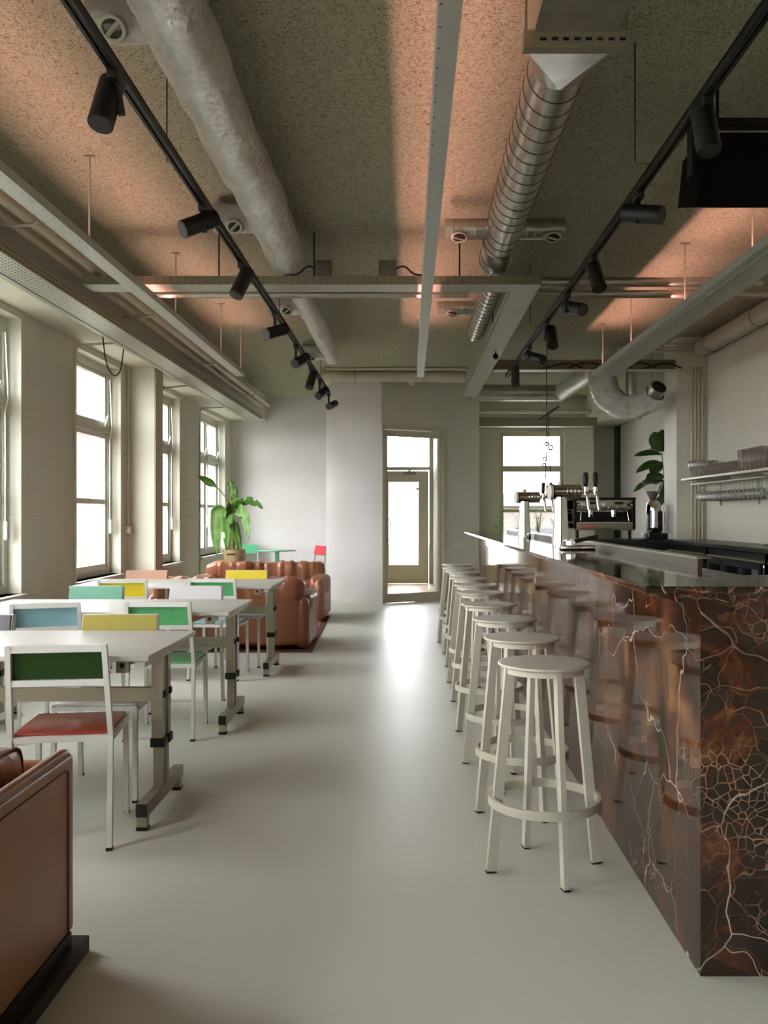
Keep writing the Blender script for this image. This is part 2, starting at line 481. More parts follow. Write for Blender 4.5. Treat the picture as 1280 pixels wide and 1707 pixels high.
    def build(s, name, mats, parent=None, label=None):
        me = bpy.data.meshes.new(name)
        me.from_pydata([tuple(v) for v in s.v], [], s.f); me.update()
        bm = bmesh.new(); bm.from_mesh(me); bmesh.ops.recalc_face_normals(bm, faces=bm.faces); bm.to_mesh(me); bm.free()
        for p, q, k in zip(me.polygons, s.sm, s.mi): p.use_smooth = q; p.material_index = k
        for m in (mats if isinstance(mats, (list, tuple)) else [mats]): me.materials.append(M[m])
        o = bpy.data.objects.new(name, me); COL.objects.link(o)
        if parent: o.parent = parent
        if label: o['label'] = label
        return o
def tag(o, label=None, cat=None, group=None, kind=None):
    if label: o['label'] = label
    if cat: o['category'] = cat
    if group: o['group'] = group
    if kind: o['kind'] = kind
    return o
def struct(o): o['kind'] = 'structure'; return o
def thing(name, label, cat, loc=(0, 0, 0), rz=0.0, group=None):
    o = bpy.data.objects.new(name, None); COL.objects.link(o)
    o.empty_display_size = 0.1
    o.location = loc; o.rotation_euler = (0, 0, rz)
    return tag(o, label, cat, group)
def copy_tree(o, parent=None):
    c = o.copy(); COL.objects.link(c)
    if parent: c.parent = parent
    for ch in list(o.children): copy_tree(ch, c)
    return c
def pillow(name, m, parent, c, size, e=4.0, cuts=12, wr=0.0, wf=(3, 3, 1), seed=0, rot=None):
    bm = bmesh.new(); bmesh.ops.create_cube(bm, size=2)
    bmesh.ops.subdivide_edges(bm, edges=list(bm.edges), cuts=cuts, use_grid_fill=True)
    R = rot.to_3x3() if rot else Matrix.Identity(3)
    for v in bm.verts:
        p = v.co
        k = (abs(p.x) ** e + abs(p.y) ** e + abs(p.z) ** e) ** (1 / e)
        u = p / k
        q = Vector((u.x * size[0] / 2, u.y * size[1] / 2, u.z * size[2] / 2))
        if wr:
            d = noise.noise(Vector((q.x * wf[0] * 4 + seed, q.y * wf[1] * 4, q.z * wf[2] * 4)))
            d2 = noise.noise(Vector((q.x * wf[0] * 9 + seed + 9, q.y * wf[1] * 9, q.z * wf[2] * 6)))
            q += Vector((u.x, u.y, u.z)).normalized() * (wr * (d + 0.5 * d2))
        v.co = Vector(c) + R @ q
    me = bpy.data.meshes.new(name); bm.to_mesh(me); bm.free()
    for p in me.polygons: p.use_smooth = True
    me.materials.append(M[m])
    o = bpy.data.objects.new(name, me); COL.objects.link(o)
    if parent: o.parent = parent
    return o

# ================================================================== THE SETTING
struct(MB().bb(-3.4, 4.2, -4.2, 17.2, -0.12, 0.0).build('floor', 'floor'))
struct(MB().bb(-3.4, 4.2, -4.2, 17.2, ZC, ZC + 0.15).build('ceiling', 'ceiling_board'))
# left wall with its openings, and the dropped soffit above the windows
mb = MB(); x0, x1 = WX - 0.32, WX
ys = [-4.2]
for a, b in LEFT_WINDOWS: ys += [a, b]
ys.append(17.0)
mb.bb(x0, x1, -4.2, 17.0, 0, SILL); mb.bb(x0, x1, -4.2, 17.0, HEAD, ZC)
for i in range(0, len(ys), 2): mb.bb(x0, x1, ys[i], ys[i + 1], SILL, HEAD)
struct(mb.build('wall_left', 'wall_block'))
struct(MB().bb(WX, -2.44, -4.2, YF, 2.90, ZC).build('trim_1', 'wall_paint'))
# pilaster standing out of the left wall between two windows
for k, y in enumerate((9.62,)):
    struct(MB().bb(WX, -2.76, y, y + 0.33, 0, 2.90).build('trim_2', 'wall_paint'))
# far wall left of the curved wall
struct(MB().bb(WX - 0.32, -1.05, YF, YF + 0.3, 0, ZC).build('wall_far', 'wall_lilac'))
# far wall on the bar side, with its window
fx0, fx1, fz0, fz1 = FAR_WIN
mb = MB()
mb.bb(0.95, fx0, YF, YF + 0.3, 0, ZC).bb(fx1, 3.16, YF, YF + 0.3, 0, ZC).bb(fx0, fx1, YF, YF + 0.3, 0, fz0).bb(fx0, fx1, YF, YF + 0.3, fz1, ZC)
mb.bb(3.10, 3.70, 16.0, 16.2, 0, ZC)
struct(mb.build('wall_far_bar', 'wall_paint'))
struct(MB().bb(3.16, 3.22, YF + 0.3, 16.0, 0, ZC).build('wall_recess', 'wall_paint'))
struct(MB().bb(3.695, 3.738, 15.7, 16.0, 0, 2.87).build('trim_3', 'dark_void'))
struct(MB().bb(3.74, 3.9, 10.55, 16.2, 0, ZC).build('wall_side_room', 'wall_lilac'))
struct(MB().bb(3.0, 3.74, 12.2, 16.0, 2.87, ZC).build('ceiling_drop', 'wall_paint'))
struct(MB().bb(RX, RX + 0.3, -4.2, 10.10, 0, ZC).build('wall_right', 'wall_block'))
struct(MB().bb(3.04, RX + 0.5, 10.10, 10.58, 0, ZC).build('wall_pier', 'wall_block'))
mb = MB(); ys = [-3.4]
for a, b in REAR_WINDOWS: ys += [a, b]
ys.append(4.2)
mb.bb(-3.4, 4.2, -4.4, -4.2, 0, SILL).bb(-3.4, 4.2, -4.4, -4.2, HEAD, ZC)
for i in range(0, len(ys), 2): mb.bb(ys[i], ys[i + 1], -4.4, -4.2, SILL, HEAD)
struct(mb.build('wall_rear', 'wall_paint'))
for i, (a, b) in enumerate(REAR_WINDOWS):
    w_ = struct(thing('window_%d' % (9 + i), None, None, ((a + b) / 2, -4.3, SILL)))
    L = (b - a) / 2; Ht = HEAD - SILL; t = 0.07; mb = MB()
    mb.bb(-L, -L + t, -0.05, 0.05, 0, Ht).bb(L - t, L, -0.05, 0.05, 0, Ht).bb(-L + t, L - t, -0.05, 0.05, 0, t).bb(-L + t, L - t, -0.05, 0.05, Ht - t, Ht).bb(-L + t, L - t, -0.05, 0.05, 1.45, 1.53)
    mb.build('window_frame', 'frame_paint', w_)
    MB().bb(-L + t, L - t, -0.004, 0.004, t, 1.45).build('window_pane', 'window_glass', w_)
    MB().bb(-L + t, L - t, -0.004, 0.004, 1.53, Ht - t).build('window_pane', 'window_glass', w_)
# curved stair drum and the straight wall holding the glass door
C0 = Vector((-0.32, 13.9)); R0 = 0.97
arc = []
for k in range(25):
    a = math.radians(180 - 15) + (math.radians(265) - math.radians(165)) * k / 24
    arc.append((C0.x + R0 * math.cos(a), C0.y + R0 * math.sin(a)))
arc[0] = (arc[0][0], YF + 0.1)
mb = MB(); n = len(arc)
vs = [(x, y, 0) for x, y in arc] + [(x, y, ZC) for x, y in arc]
mb.add(vs, [(i, i + 1, n + i + 1, n + i) for i in range(n - 1)], True)
inner = [(C0.x + (x - C0.x) * 0.9, C0.y + (y - C0.y) * 0.9) for x, y in arc]
inner[0] = (inner[0][0], YF + 0.1)
vs = [(x, y, 0) for x, y in inner] + [(x, y, ZC) for x, y in inner]
mb.add(vs, [(i, i + 1, n + i + 1, n + i) for i in range(n - 1)], True)
struct(mb.build('wall_curved', 'wall_lilac'))
PD = Vector((arc[-1][0], arc[-1][1])); ang = math.atan2(0.48, 0.876)
DM = Matrix.Translation((PD.x, PD.y, 0)) @ Matrix.Rotation(ang, 4, 'Z')     # local x along the straight wall, y into the vestibule
DW, DH, TL = 1.08, 2.60, 1.70
mb = MB(DM); mb.bb(0, DW, 0, 0.14, DH, ZC).bb(DW, TL, 0, 0.14, 0, ZC)
struct(mb.build('wall_door', 'wall_paint'))
e = DM @ Vector((TL, 0, 0))
struct(MB().bb(e.x - 0.14, e.x, e.y + 0.03, YF + 0.1, 0, ZC).build('wall_door_return', 'wall_paint'))
# vestibule behind the glass door
mb = MB(); mb.bb(0.45, 0.55, 13.75, 16.7, 0, ZC).bb(-1.15, -1.05, YF, 16.7, 0, ZC)
mb.bb(-1.15, -0.60, 16.6, 16.75, 0, ZC).bb(0.40, 0.55, 16.6, 16.75, 0, ZC).bb(-0.6, 0.4, 16.6, 16.75, 2.86, ZC)
struct(mb.build('wall_vestibule', 'wall_paint'))
struct(MB().bb(-1.05, 0.45, 13.3, 16.6, 0.0, 0.012).build('floor_vestibule', 'wood_floor'))
# conduit-like skirting of the far wall is absent in the photo; doors follow
d = struct(thing('door_1', None, None)); d.matrix_world = DM
f = 0.05
mb = MB(); mb.bb(0, f, -0.03, 0.1, 0, DH).bb(DW - f, DW, -0.03, 0.1, 0, DH).bb(f, DW - f, -0.03, 0.1, DH - f, DH)
mb.build('door_frame', 'conduit_paint', d)
a, b = f + 0.01, DW - f - 0.01; st = 0.07
mb = MB(); mb.bb(a, a + st * 0.6, 0, 0.05, 0.01, DH - f - 0.01).bb(b - st * 0.6, b, 0, 0.05, 0.01, DH - f - 0.01)
mb.bb(a + st * 0.6, b - st * 0.6, 0, 0.05, 0.01, 0.14).bb(a + st * 0.6, b - st * 0.6, 0, 0.05, DH - f - 0.10, DH - f - 0.01)
mb.build('door_leaf', 'conduit_paint', d)
MB().bb(a + st * 0.6, b - st * 0.6, 0.02, 0.028, 0.14, DH - f - 0.10).build('door_pane', 'door_glass', d)
MB().tube([(a + 0.02, 0, 1.23), (a + 0.02, -0.05, 1.23), (a + 0.06, -0.05, 1.21), (a + 0.06, -0.05, 0.95), (a + 0.02, -0.05, 0.93), (a + 0.02, 0, 0.93)], 0.008, 8, bend=0.02).build('door_handle', 'steel_grey', d)
d = struct(thing('door_2', None, None, (0, 16.6, 0)))
mb = MB(); mb.bb(-0.60, -0.54, 0, 0.1, 0, 2.86).bb(0.37, 0.40, 0, 0.1, 0, 2.86).bb(-0.54, 0.37, 0, 0.1, 2.80, 2.86).bb(-0.54, 0.37, 0, 0.1, 2.13, 2.20)
mb.build('door_frame', 'frame_paint', d)
mb = MB(); mb.bb(-0.53, -0.38, 0.02, 0.07, 0.012, 2.12).bb(0.17, 0.36, 0.02, 0.07, 0.012, 2.12).bb(-0.38, 0.17, 0.02, 0.07, 0.012, 0.36).bb(-0.38, 0.17, 0.02, 0.07, 1.91, 2.12)
mb.build('door_leaf', 'wall_paint', d)
MB().bb(-0.38, 0.17, 0.04, 0.05, 0.36, 1.91).build('door_pane', 'door_glass', d)
MB().bb(-0.54, 0.37, 0.04, 0.05, 2.20, 2.80).build('transom_pane', 'door_glass', d)
mb = MB(); mb.bb(-0.10, 0.12, -0.03, 0.02, 2.05, 2.10).bar((-0.08, -0.03, 2.08), (0.02, -0.16, 2.12), 0.02)
mb.build('door_closer', 'steel_grey', d)
MB().cyl((0.15, 0.02, 1.78), (0.15, -0.01, 1.78), 0.022).build('door_stopper', 'dark_plastic', d)

# windows of the left wall
def left_window(i, y0, y1, mullion):
    w_ = struct(thing('window_%d' % i, None, None, (WX - 0.16, (y0 + y1) / 2, SILL)))
    L = (y1 - y0) / 2; Ht = HEAD - SILL; t = 0.065
    mb = MB()      # local: x = depth (room side +), y along wall, z up
    mb.bb(-0.05, 0.05, -L, -L + t, 0, Ht).bb(-0.05, 0.05, L - t, L, 0, Ht).bb(-0.05, 0.05, -L + t, L - t, 0, t).bb(-0.05, 0.05, -L + t, L - t, Ht - t, Ht)
    zt = 1.50
    mb.bb(-0.05, 0.06, -L + t, L - t, zt - 0.04, zt + 0.04)
    cells = [(-L + t, L - t)]
    if mullion:
        mb.bb(-0.05, 0.06, -0.05, 0.05, t, Ht - t); cells = [(-L + t, -0.05), (0.05, L - t)]
    mb.build('window_frame', 'frame_paint', w_)
    for a, b in cells:
        s = MB(); k = 0.045
        for z0, z1 in ((t, zt - 0.04), (zt + 0.04, Ht - t)):
            s.bb(-0.03, 0.03, a, a + k, z0, z1).bb(-0.03, 0.03, b - k, b, z0, z1).bb(-0.03, 0.03, a + k, b - k, z0, z0 + k).bb(-0.03, 0.03, a + k, b - k, z1 - k, z1)
        s.bb(-0.025, 0.025, a + k, b - k, 0.73, 0.78)
        s.build('window_sash', 'frame_paint', w_)
        MB().bb(-0.004, 0.004, a + k, b - k, t + k, zt - 0.04 - k).build('window_pane', 'window_glass', w_)
        MB().bb(-0.004, 0.004, a + k, b - k, zt + 0.04 + k, Ht - t - k).build('window_pane', 'window_glass', w_)
        h = MB()     # opener rod and lever on the far stile
        h.tube([(0.075, b - 0.02, 0.42), (0.075, b - 0.02, 1.42), (0.085, b + 0.01, 1.53), (0.075, b - 0.02, Ht - 0.12)], 0.008, 8)
        h.bar((0.06, b - 0.02, 1.55), (0.10, b - 0.16, 1.63), 0.015).bar((0.06, b - 0.16, 1.50), (0.10, b - 0.16, 1.64), 0.015).rb((0.08, b - 0.02, 0.50), (0.03, 0.03, 0.14), 0.008)
        h.build('window_opener', 'frame_paint', w_)
    MB().rbb(0.03, 0.21, -L - 0.04, L + 0.04, -0.045, 0.0, 0.008).build('window_sill', 'frame_paint', w_)
for i, (a, b) in enumerate(LEFT_WINDOWS): left_window(i + 1, a, b, i == 6)
# far window
w_ = struct(thing('window_8', None, None, ((fx0 + fx1) / 2, YF + 0.12, fz0)))
L = (fx1 - fx0) / 2; Ht = fz1 - fz0; t = 0.07; mb = MB()
mb.bb(-L, -L + t, -0.06, 0.05, 0, Ht).bb(L - t, L, -0.06, 0.05, 0, Ht).bb(-L + t, L - t, -0.06, 0.05, 0, t).bb(-L + t, L - t, -0.06, 0.05, Ht - t, Ht)
mb.bb(-L + t, L - t, -0.06, 0.05, 1.26, 1.36).bb(-L + t, L - t, -0.03, 0.03, 0.56, 0.61)
mb.build('window_frame', 'conduit_paint', w_)
MB().bb(-L + t, L - t, -0.004, 0.004, t, 1.26).build('window_pane', 'window_glass', w_)
MB().bb(-L + t, L - t, -0.004, 0.004, 1.36, Ht - t).build('window_pane', 'window_glass', w_)
MB().rbb(-L - 0.3, L + 0.05, -0.34, -0.06, 0.0, 0.035, 0.006).build('window_sill', 'dark_void', w_)

# outside
o = MB().bb(-60, 40, -40, 60, -0.9, -0.8).build('ground_outside', 'outdoor_ground'); struct(o)
b_ = thing('neighbouring_building', 'low brick building seen hazily through the windows on the left', 'building', (-7.2, 14, -0.8))
MB().bb(-4, 0, -1, 34, 0, 4.0).build('wall', 'facade', b_)
for k in range(9):
    MB().bb(0.0, 0.06, -0.2 + k * 3.7, 1.4 + k * 3.7, 1.3, 3.0).build('window', 'facade_dark', b_)
MB().bb(-4.2, 0.2, -1.2, 34.2, 4.0, 4.15).build('roof', 'roof_grey', b_)
MB().bb(-1.6, -0.6, 6, 6.9, 4.15, 5.6).build('chimney', 'facade', b_)
b_ = thing('garden_shed', 'low grey flat-roofed outbuilding seen through the window behind the bar', 'building', (4.2, 26, -0.8))
MB().bb(-3.2, 3.2, 0, 4, 0, 2.35).build('wall', 'facade', b_)
MB().bb(-3.4, 3.4, -0.2, 4, 2.35, 2.7).build('roof', 'roof_grey', b_)
for k in range(3): MB().bb(-2.6 + k * 1.9, -1.5 + k * 1.9, -0.05, 0, 0.5, 1.7).build('window', 'facade_dark', b_)

# ================================================================== CEILING INSTALLATIONS
# --- foil-wrapped duct on the left
d = thing('foil_duct', 'long silver foil-wrapped ventilation duct under the left of the ceiling', 'duct')
pts = [(-0.862, 0.2 + 0.045 * k, EYE + 1.83) for k in range(137)]
MB().tube(pts, 0.130, 44, wob=0.018, wf=4, crinkle=0.007).build('duct_pipe', 'foil', d)
pts = [(-0.862 - 0.028 * min(1, k / 6), 6.36 + 0.05 * k, EYE + 1.83) for k in range(80)]
MB().tube(pts, 0.090, 36, wob=0.008, wf=6, crinkle=0.006).build('duct_pipe', 'foil', d, 'thinner far section of the foil duct')
for k, (y, xv, xe) in enumerate(((3.40, -1.115, -1.21), (5.70, -1.11, -1.25), (8.03, -1.10, -1.26), (10.40, -1.14, -1.25))):
    r = 0.092; zc_ = EYE + 1.905
    MB().tube([(-0.92, y, zc_), (-1.0, y, zc_), (xe, y, zc_)], r, 30, wob=0.006, wf=12, crinkle=0.006).build('branch_duct', 'foil', d)
    ax = Vector((0, -0.62, -0.78)); c_ = Vector((xv, y, zc_)) + ax * (r - 0.002)
    v_ = MB().torus(c_ + ax * 0.008, ax, 0.045, 0.009).build('air_valve', 'valve_white', d)
    MB().cyl(c_ - ax * 0.01, c_ + ax * 0.006, 0.042).build('valve_throat', 'dark_void', v_)
    MB().bar(c_ + ax * 0.012 + Vector((-0.03, 0.022, -0.017)), c_ + ax * 0.012 + Vector((0.03, -0.022, 0.017)), 0.012).build('valve_blade', 'valve_white', v_)
# --- spiral duct with its rectangular head
d = thing('spiral_duct', 'galvanised spiral ventilation duct right of the ceiling middle, with rectangular head', 'duct')
zc = EYE + 1.82; xc = 0.602
mb = MB(); mb.bb(0.42, 0.70, 0.2, 3.12, EYE + 1.62, EYE + 1.90); mb.build('rectangular_duct', 'galvanised', d)
# square to round transition
cn = [Vector((0.56 + 0.14 * i, 3.12, EYE + 1.76 + 0.14 * j)) for i, j in ((1, 1), (-1, 1), (-1, -1), (1, -1))]
N = 32; ci = [Vector((xc + 0.118 * math.cos(2 * PI * k / N), 3.56, zc + 0.118 * math.sin(2 * PI * k / N))) for k in range(N)]
mb = MB(); mb.add(cn + ci, [(i, (i + 1) % 4, 4 + (8 * (i + 1)) % N) for i in range(4)])
for i in range(4):
    mb.add([cn[i]] + [ci[(8 * i + k) % N] for k in range(9)], [(0, k + 1, k + 2) for k in range(8)], True)
mb.build('transition', 'galvanised', d)
def spiral(x, y0, y1, z, r, pitch, name, par):
    pp = MB().cyl((x, y0, z), (x, y1, z), r, 40).build(name, 'galvanised', par)
    n_ = int((y1 - y0 - 0.04) / pitch * 28); rr_ = r + 0.0005
    mb = MB(); mb.tube([(x + rr_ * math.cos(2 * PI * k / 28), y0 + 0.02 + pitch * k / 28, z + rr_ * math.sin(2 * PI * k / 28)) for k in range(n_)], 0.0034, 6)
    mb.build('spiral_seam', 'junction_grey', pp)
    return pp
spiral(xc, 3.56, 5.5, zc, 0.117, 0.13, 'spiral_pipe', d)
spiral(xc + 0.005, 5.5, 6.35, zc, 0.110, 0.14, 'spiral_pipe', d)
spiral(0.66, 6.3, 8.9, zc, 0.085, 0.13, 'spiral_pipe', d)
MB().cyl((xc, 5.92, zc), (xc + 0.02, 6.3, zc), 0.116, 30).build('coupling', 'stainless', d)
mb = MB(); mb.bar((0.385, 3.0, EYE + 1.598), (0.745, 3.0, EYE + 1.598), 0.04, 0.06)
mb.build('support_rail', 'steel_grey', d)
for k in range(8): MB().bb(0.44 + k * 0.038, 0.46 + k * 0.038, 2.975, 2.981, EYE + 1.592, EYE + 1.60).build('slot', 'dark_void', d)
for x in (0.395, 0.735): MB().cyl((x, 3.0, EYE + 1.6), (x, 3.0, ZC), 0.004, 8).build('threaded_rod', 'steel_grey', d)
def stub(y, xa, xb, r, valves, lab):
    mb = MB(); mb.cyl((xa, y, zc + 0.02), (xb, y, zc + 0.02), r, 24)
    for k in range(1, 6): mb.torus((xa + (xb - xa) * k / 6, y, zc + 0.02), (1, 0, 0), r, 0.003, 24, 6)
    mb.build('branch_duct', 'galvanised', d)
    for x in valves:
        z = zc + 0.02 - r
        MB().torus((x, y - 0.03, z + 0.004), (0, 0.4, 1), 0.045, 0.008).build('air_valve', 'valve_white', d)
        MB().cyl((x, y - 0.03, z + 0.012), (x, y - 0.034, z - 0.002), 0.042).build('valve_throat', 'dark_void', d)
        MB().bar((x - 0.035, y - 0.05, z - 0.004), (x + 0.035, y - 0.012, z - 0.004), 0.012).build('valve_blade', 'valve_white', d)
stub(5.72, 0.23, 0.52, 0.065, (0.32,), ''); stub(5.72, 0.70, 1.0, 0.065, (0.92,), '')
stub(7.9, 0.25, 0.58, 0.06, (0.38,), '')
# --- horizontal foil duct in front of the drum
d = thing('white_duct', 'white-grey duct running across above the curved wall', 'duct')
mb = MB(); mb.tube([(-1.17, 12.62, EYE + 1.93), (-1.17, 12.35, EYE + 1.93), (0.78, 12.35, EYE + 1.915)], 0.078, 20, bend=0.14)
for k in range(9): mb.torus((-0.95 + k * 0.2, 12.35, EYE + 1.93 - 0.0015 * k), (1, 0, 0), 0.078, 0.004, 20, 6)
mb.build('duct_pipe', 'pipe_paint', d)
for x in (-0.75, 0.2): MB().torus((x, 12.35, EYE + 1.92), (1, 0, 0), 0.086, 0.006, 20, 6).build('pipe_clip', 'steel_grey', d)
tag(MB().cyl((-1.15, 12.15, 3.295), (0.8, 12.15, 3.295), 0.018, 10).build('conduit', 'conduit_paint'), 'thin grey conduit on the ceiling above the white-grey duct', 'conduit')
# --- big horizontal duct towards the side room and foil elbow
d = thing('silver_duct', 'silver duct crossing above the far bar window and bending upward', 'duct')
a = P(797, 655, 12.6); b = P(937, 655, 12.6)
MB().tube([(a.x - 0.1, 12.6, a.z), (b.x, 12.6, b.z)], 0.118, 22, wob=0.004).build('duct_pipe', 'galvanised', d)
MB().tube([(b.x - 0.03, 12.6, b.z), P(992, 615, 11.6)], 0.115, 22, wob=0.006, wf=9).build('duct_bend', 'foil', d)
d = thing('foil_elbow_duct', 'wrinkled foil elbow duct with open black end beside the pier', 'duct')
pts = [P(1003, 595, 10.6), P(1003, 632, 10.6), P(1012, 660, 10.6), P(1035, 678, 10.55), P(1062, 678, 10.3), P(1082, 668, 9.95), P(1091, 655, 9.85)]
q = []
for i in range(len(pts) - 1):
    for k in range(12): q.append(pts[i].lerp(pts[i + 1], k / 12))
q.append(pts[-1])
rr = [0.165 - 0.06 * min(1, max(0, (i - 20) / 40)) for i in range(len(q))]
MB().tube(q, rr, 36, caps=False, wob=0.014, wf=12, crinkle=0.012).build('elbow_pipe', 'foil', d)
e = pts[-1]; dv = (pts[-1] - pts[-2]).normalized()
MB().cyl(e - dv * 0.03, e + dv * 0.10, 0.095, 24).build('collar', 'galvanised', d)
MB().cyl(e + dv * 0.098, e + dv * 0.104, 0.082, 24).build('duct_opening', 'dark_void', d)
MB().cyl(P(1052, 590, 10.6), P(1052, 668, 10.6), 0.07, 20).build('branch_duct', 'galvanised', d)
for p_ in (P(1004, 600, 10.6), P(1062, 660, 10.3)): MB().cyl(p_ + Vector((0.17, 0, -0.05)), (p_.x + 0.17, p_.y, ZC), 0.005, 8).build('hanger_rod', 'steel_grey', d)
k_ = P(1060, 678, 10.32); MB().torus(k_, (1, -0.2, 0.3), 0.155, 0.012, 26, 8).build('clamp_band', 'pipe_paint', d)

# --- trays
# perforated tray at the soffit, on the window side
t_ = thing('perforated_cable_tray', 'broad perforated cable tray running along above the left windows', 'cable tray')
zb = EYE + 1.52; xa, xb = -2.60, -2.36; y0, y1 = -1.0, 14.2
MB().bb(xa + 0.035, xb, y0, y1, zb, zb + 0.003).build('tray_bottom', 'perforated_bottom', t_)
MB().bb(xb, xb + 0.003, y0, y1, zb, zb + 0.062).build('tray_side', 'perforated_side', t_)
mb = MB(); mb.bb(xa - 0.01, xa + 0.035, y0, y1, zb - 0.006, zb + 0.05).bb(xb - 0.004, xb + 0.006, y0, y1, zb - 0.004, zb + 0.004)
mb.build('tray_lip', 'tray_paint', t_)
# pipes
for k, (x, r, y1, nm) in enumerate(((-2.37, 0.030, 14.15, 'outer'), (-2.235, 0.033, 14.15, 'inner'))):
    o = MB().cyl((x, -1, EYE + 1.74), (x, y1, EYE + 1.74), r, 16).build('heating_pipe', 'pipe_paint')
    tag(o, 'pale painted %s pipe along the left, %s' % (('left', 'next to the perforated cable tray') if k == 0 else ('right', 'next to the narrow silver tray')), 'pipe')
t_ = thing('pipe_brackets', 'slim brackets carrying the two pale pipes on the left', 'bracket')
for y in (5.2, 7.6, 10.0, 12.6): MB().tube([(-2.5, y, EYE + 1.695), (-2.21, y, EYE + 1.695), (-2.18, y + 0.01, EYE + 1.72)], 0.010, 8).build('bracket_arm', 'pipe_paint', t_)
t_.name = 'pipe_bracket'
# narrow silver tray, left
def u_tray(name, label, xa, xb, y0, y1, zb, h, m_bottom, m_side, rods, rz=ZC):
    t_ = thing(name, label, 'cable tray')
    MB().bb(xa, xb, y0, y1, zb, zb + 0.003).build('tray_bottom', m_bottom, t_)
    mb = MB(); mb.bb(xa - 0.003, xa, y0, y1, zb, zb + h).bb(xb, xb + 0.003, y0, y1, zb, zb + h)
    mb.build('tray_side', m_side, t_)
    for x, y in rods:
        MB().cyl((x, y, zb + h), (x, y, rz), 0.006, 8).build('hanger_rod', 'pipe_paint', t_)
        MB().bb(x - 0.03, x + 0.03, y - 0.02, y + 0.02, zb + h, zb + h + 0.006).build('hanger_plate', 'steel_grey', t_)
        MB().bb(x - 0.03, x + 0.03, y - 0.015, y + 0.015, rz - 0.008, rz - 0.001).build('ceiling_plate', 'steel_grey', t_)
    return t_
u_tray('silver_tray', 'narrow silver tray crossing under the grey beam tray on the left', -1.875, -1.785, -1, 9.63, EYE + 1.50, 0.05, 'perforated_rail', 'white_tray',
       [(-1.80, 3.0), (-1.80, 5.0), (-1.80, 6.85), (-1.80, 8.5), (-1.80, 9.5)])
u_tray('light_rail', 'slim silver light rail down the middle of the ceiling', 0.086, 0.149, -1, 9.37, EYE + 1.45, 0.10, 'perforated_rail', 'white_tray', [(0.12, 7.2), (0.12, 9.2), (0.12, 4.6)])
t_ = u_tray('gutter_tray', 'wide pale tray running to the pier above the bar on the right', 1.985, 2.23, -1, 9.62, EYE + 1.50, 0.05, 'white_tray', 'white_tray',
       [(2.05, 3.9), (2.05, 5.3), (2.05, 6.6), (2.05, 8.2), (2.05, 9.4)])
MB().bb(2.035, 2.045, -1, 9.62, EYE + 1.488, EYE + 1.50).build('tray_ridge', 'tray_paint', t_)
# cross trays (span the room) and the branch going to the drum
t_ = thing('beam_tray', 'grey beam-like cable tray spanning the room, turning toward the far wall', 'cable tray')
z1 = EYE + 1.62
mb = MB(); mb.bb(-2.30, 0.93, 6.24, 6.46, z1, z1 + 0.003).bb(0.73, 0.93, 6.46, 12.2, z1, z1 + 0.003)
mb.bb(0.928, 0.931, 6.24, 12.2, z1, z1 + 0.055).bb(0.73, 0.733, 6.46, 12.2, z1, z1 + 0.055).bb(-2.30, 0.73, 6.457, 6.46, z1, z1 + 0.055)
mb.build('tray_bottom', 'tray_paint', t_)
MB().bb(-2.30, 0.93, 6.237, 6.24, z1 - 0.002, z1 + 0.058).build('tray_side', 'perforated_front', t_)
for x, y in ((-1.36, 6.35), (-0.68, 6.35), (0.36, 6.35), (0.80, 8.5)): MB().cyl((x, y, z1 + 0.05), (x, y, ZC), 0.006, 8).build('hanger_rod', 'cable_black', t_)
t_ = thing('bar_beam_tray', 'grey cable tray crossing from the turned tray to the pier', 'cable tray')
MB().bb(0.95, 3.02, 9.95, 10.08, z1, z1 + 0.003).build('tray_bottom', 'white_tray', t_)
MB().bb(0.95, 3.02, 10.077, 10.08, z1, z1 + 0.14).build('tray_side', 'perforated_front', t_)
mb = MB(); mb.bb(0.95, 3.02, 9.947, 9.95, z1 - 0.003, z1 + 0.012); mb.build('tray_lip', 'white_tray', t_)
# far tray over the bar window
t_ = thing('window_tray', 'cable tray above the window behind the bar', 'cable tray')
a = P(797, 710, 14.2); b = P(995, 700, 14.2)
MB().bb(a.x - 0.1, b.x, 14.2, 14.203, a.z, b.z + 0.04).build('tray_side', 'perforated_front', t_)
MB().bb(a.x - 0.1, b.x, 14.2, 14.42, a.z - 0.004, a.z).build('tray_bottom', 'white_tray', t_)
c = P(800, 686, 13.9); e = P(985, 686, 13.9)
tag(MB().cyl((c.x - 0.1, 13.9, c.z), (e.x, 13.9, e.z), 0.035, 12).build('heating_pipe', 'pipe_paint'), 'pale pipe above the cable tray of the window behind the bar', 'pipe')
# steel pipes crossing behind the beam tray
for z, xa, xb, r, lab in ((EYE + 1.755, 0.96, 2.66, 0.036, 'upper of the two shiny steel pipes right of the turned tray'), (EYE + 1.665, 0.96, 2.72, 0.030, 'lower of the two shiny steel pipes right of the turned tray'),
                          (EYE + 1.663, -2.0, 0.45, 0.027, 'long pale steel pipe just behind the left part of the beam tray')):
    o = MB().cyl((xa, 6.70, z), (xb, 6.70, z), r, 16).build('steel_pipe', 'galvanised'); tag(o, lab, 'pipe')
# round pipe at the top of the right wall
d = thing('wall_pipe', 'thick cream pipe along the top of the right wall', 'pipe')
MB().cyl((3.27, 3, EYE + 1.86), (3.27, 9.9, EYE + 1.86), 0.095, 24).build('pipe', 'pipe_paint', d)
for y in (5.5, 7.0, 8.3, 9.6): MB().torus((3.27, y, EYE + 1.86), (0, 1, 0), 0.098, 0.006, 28, 6).build('pipe_clip', 'steel_grey', d)
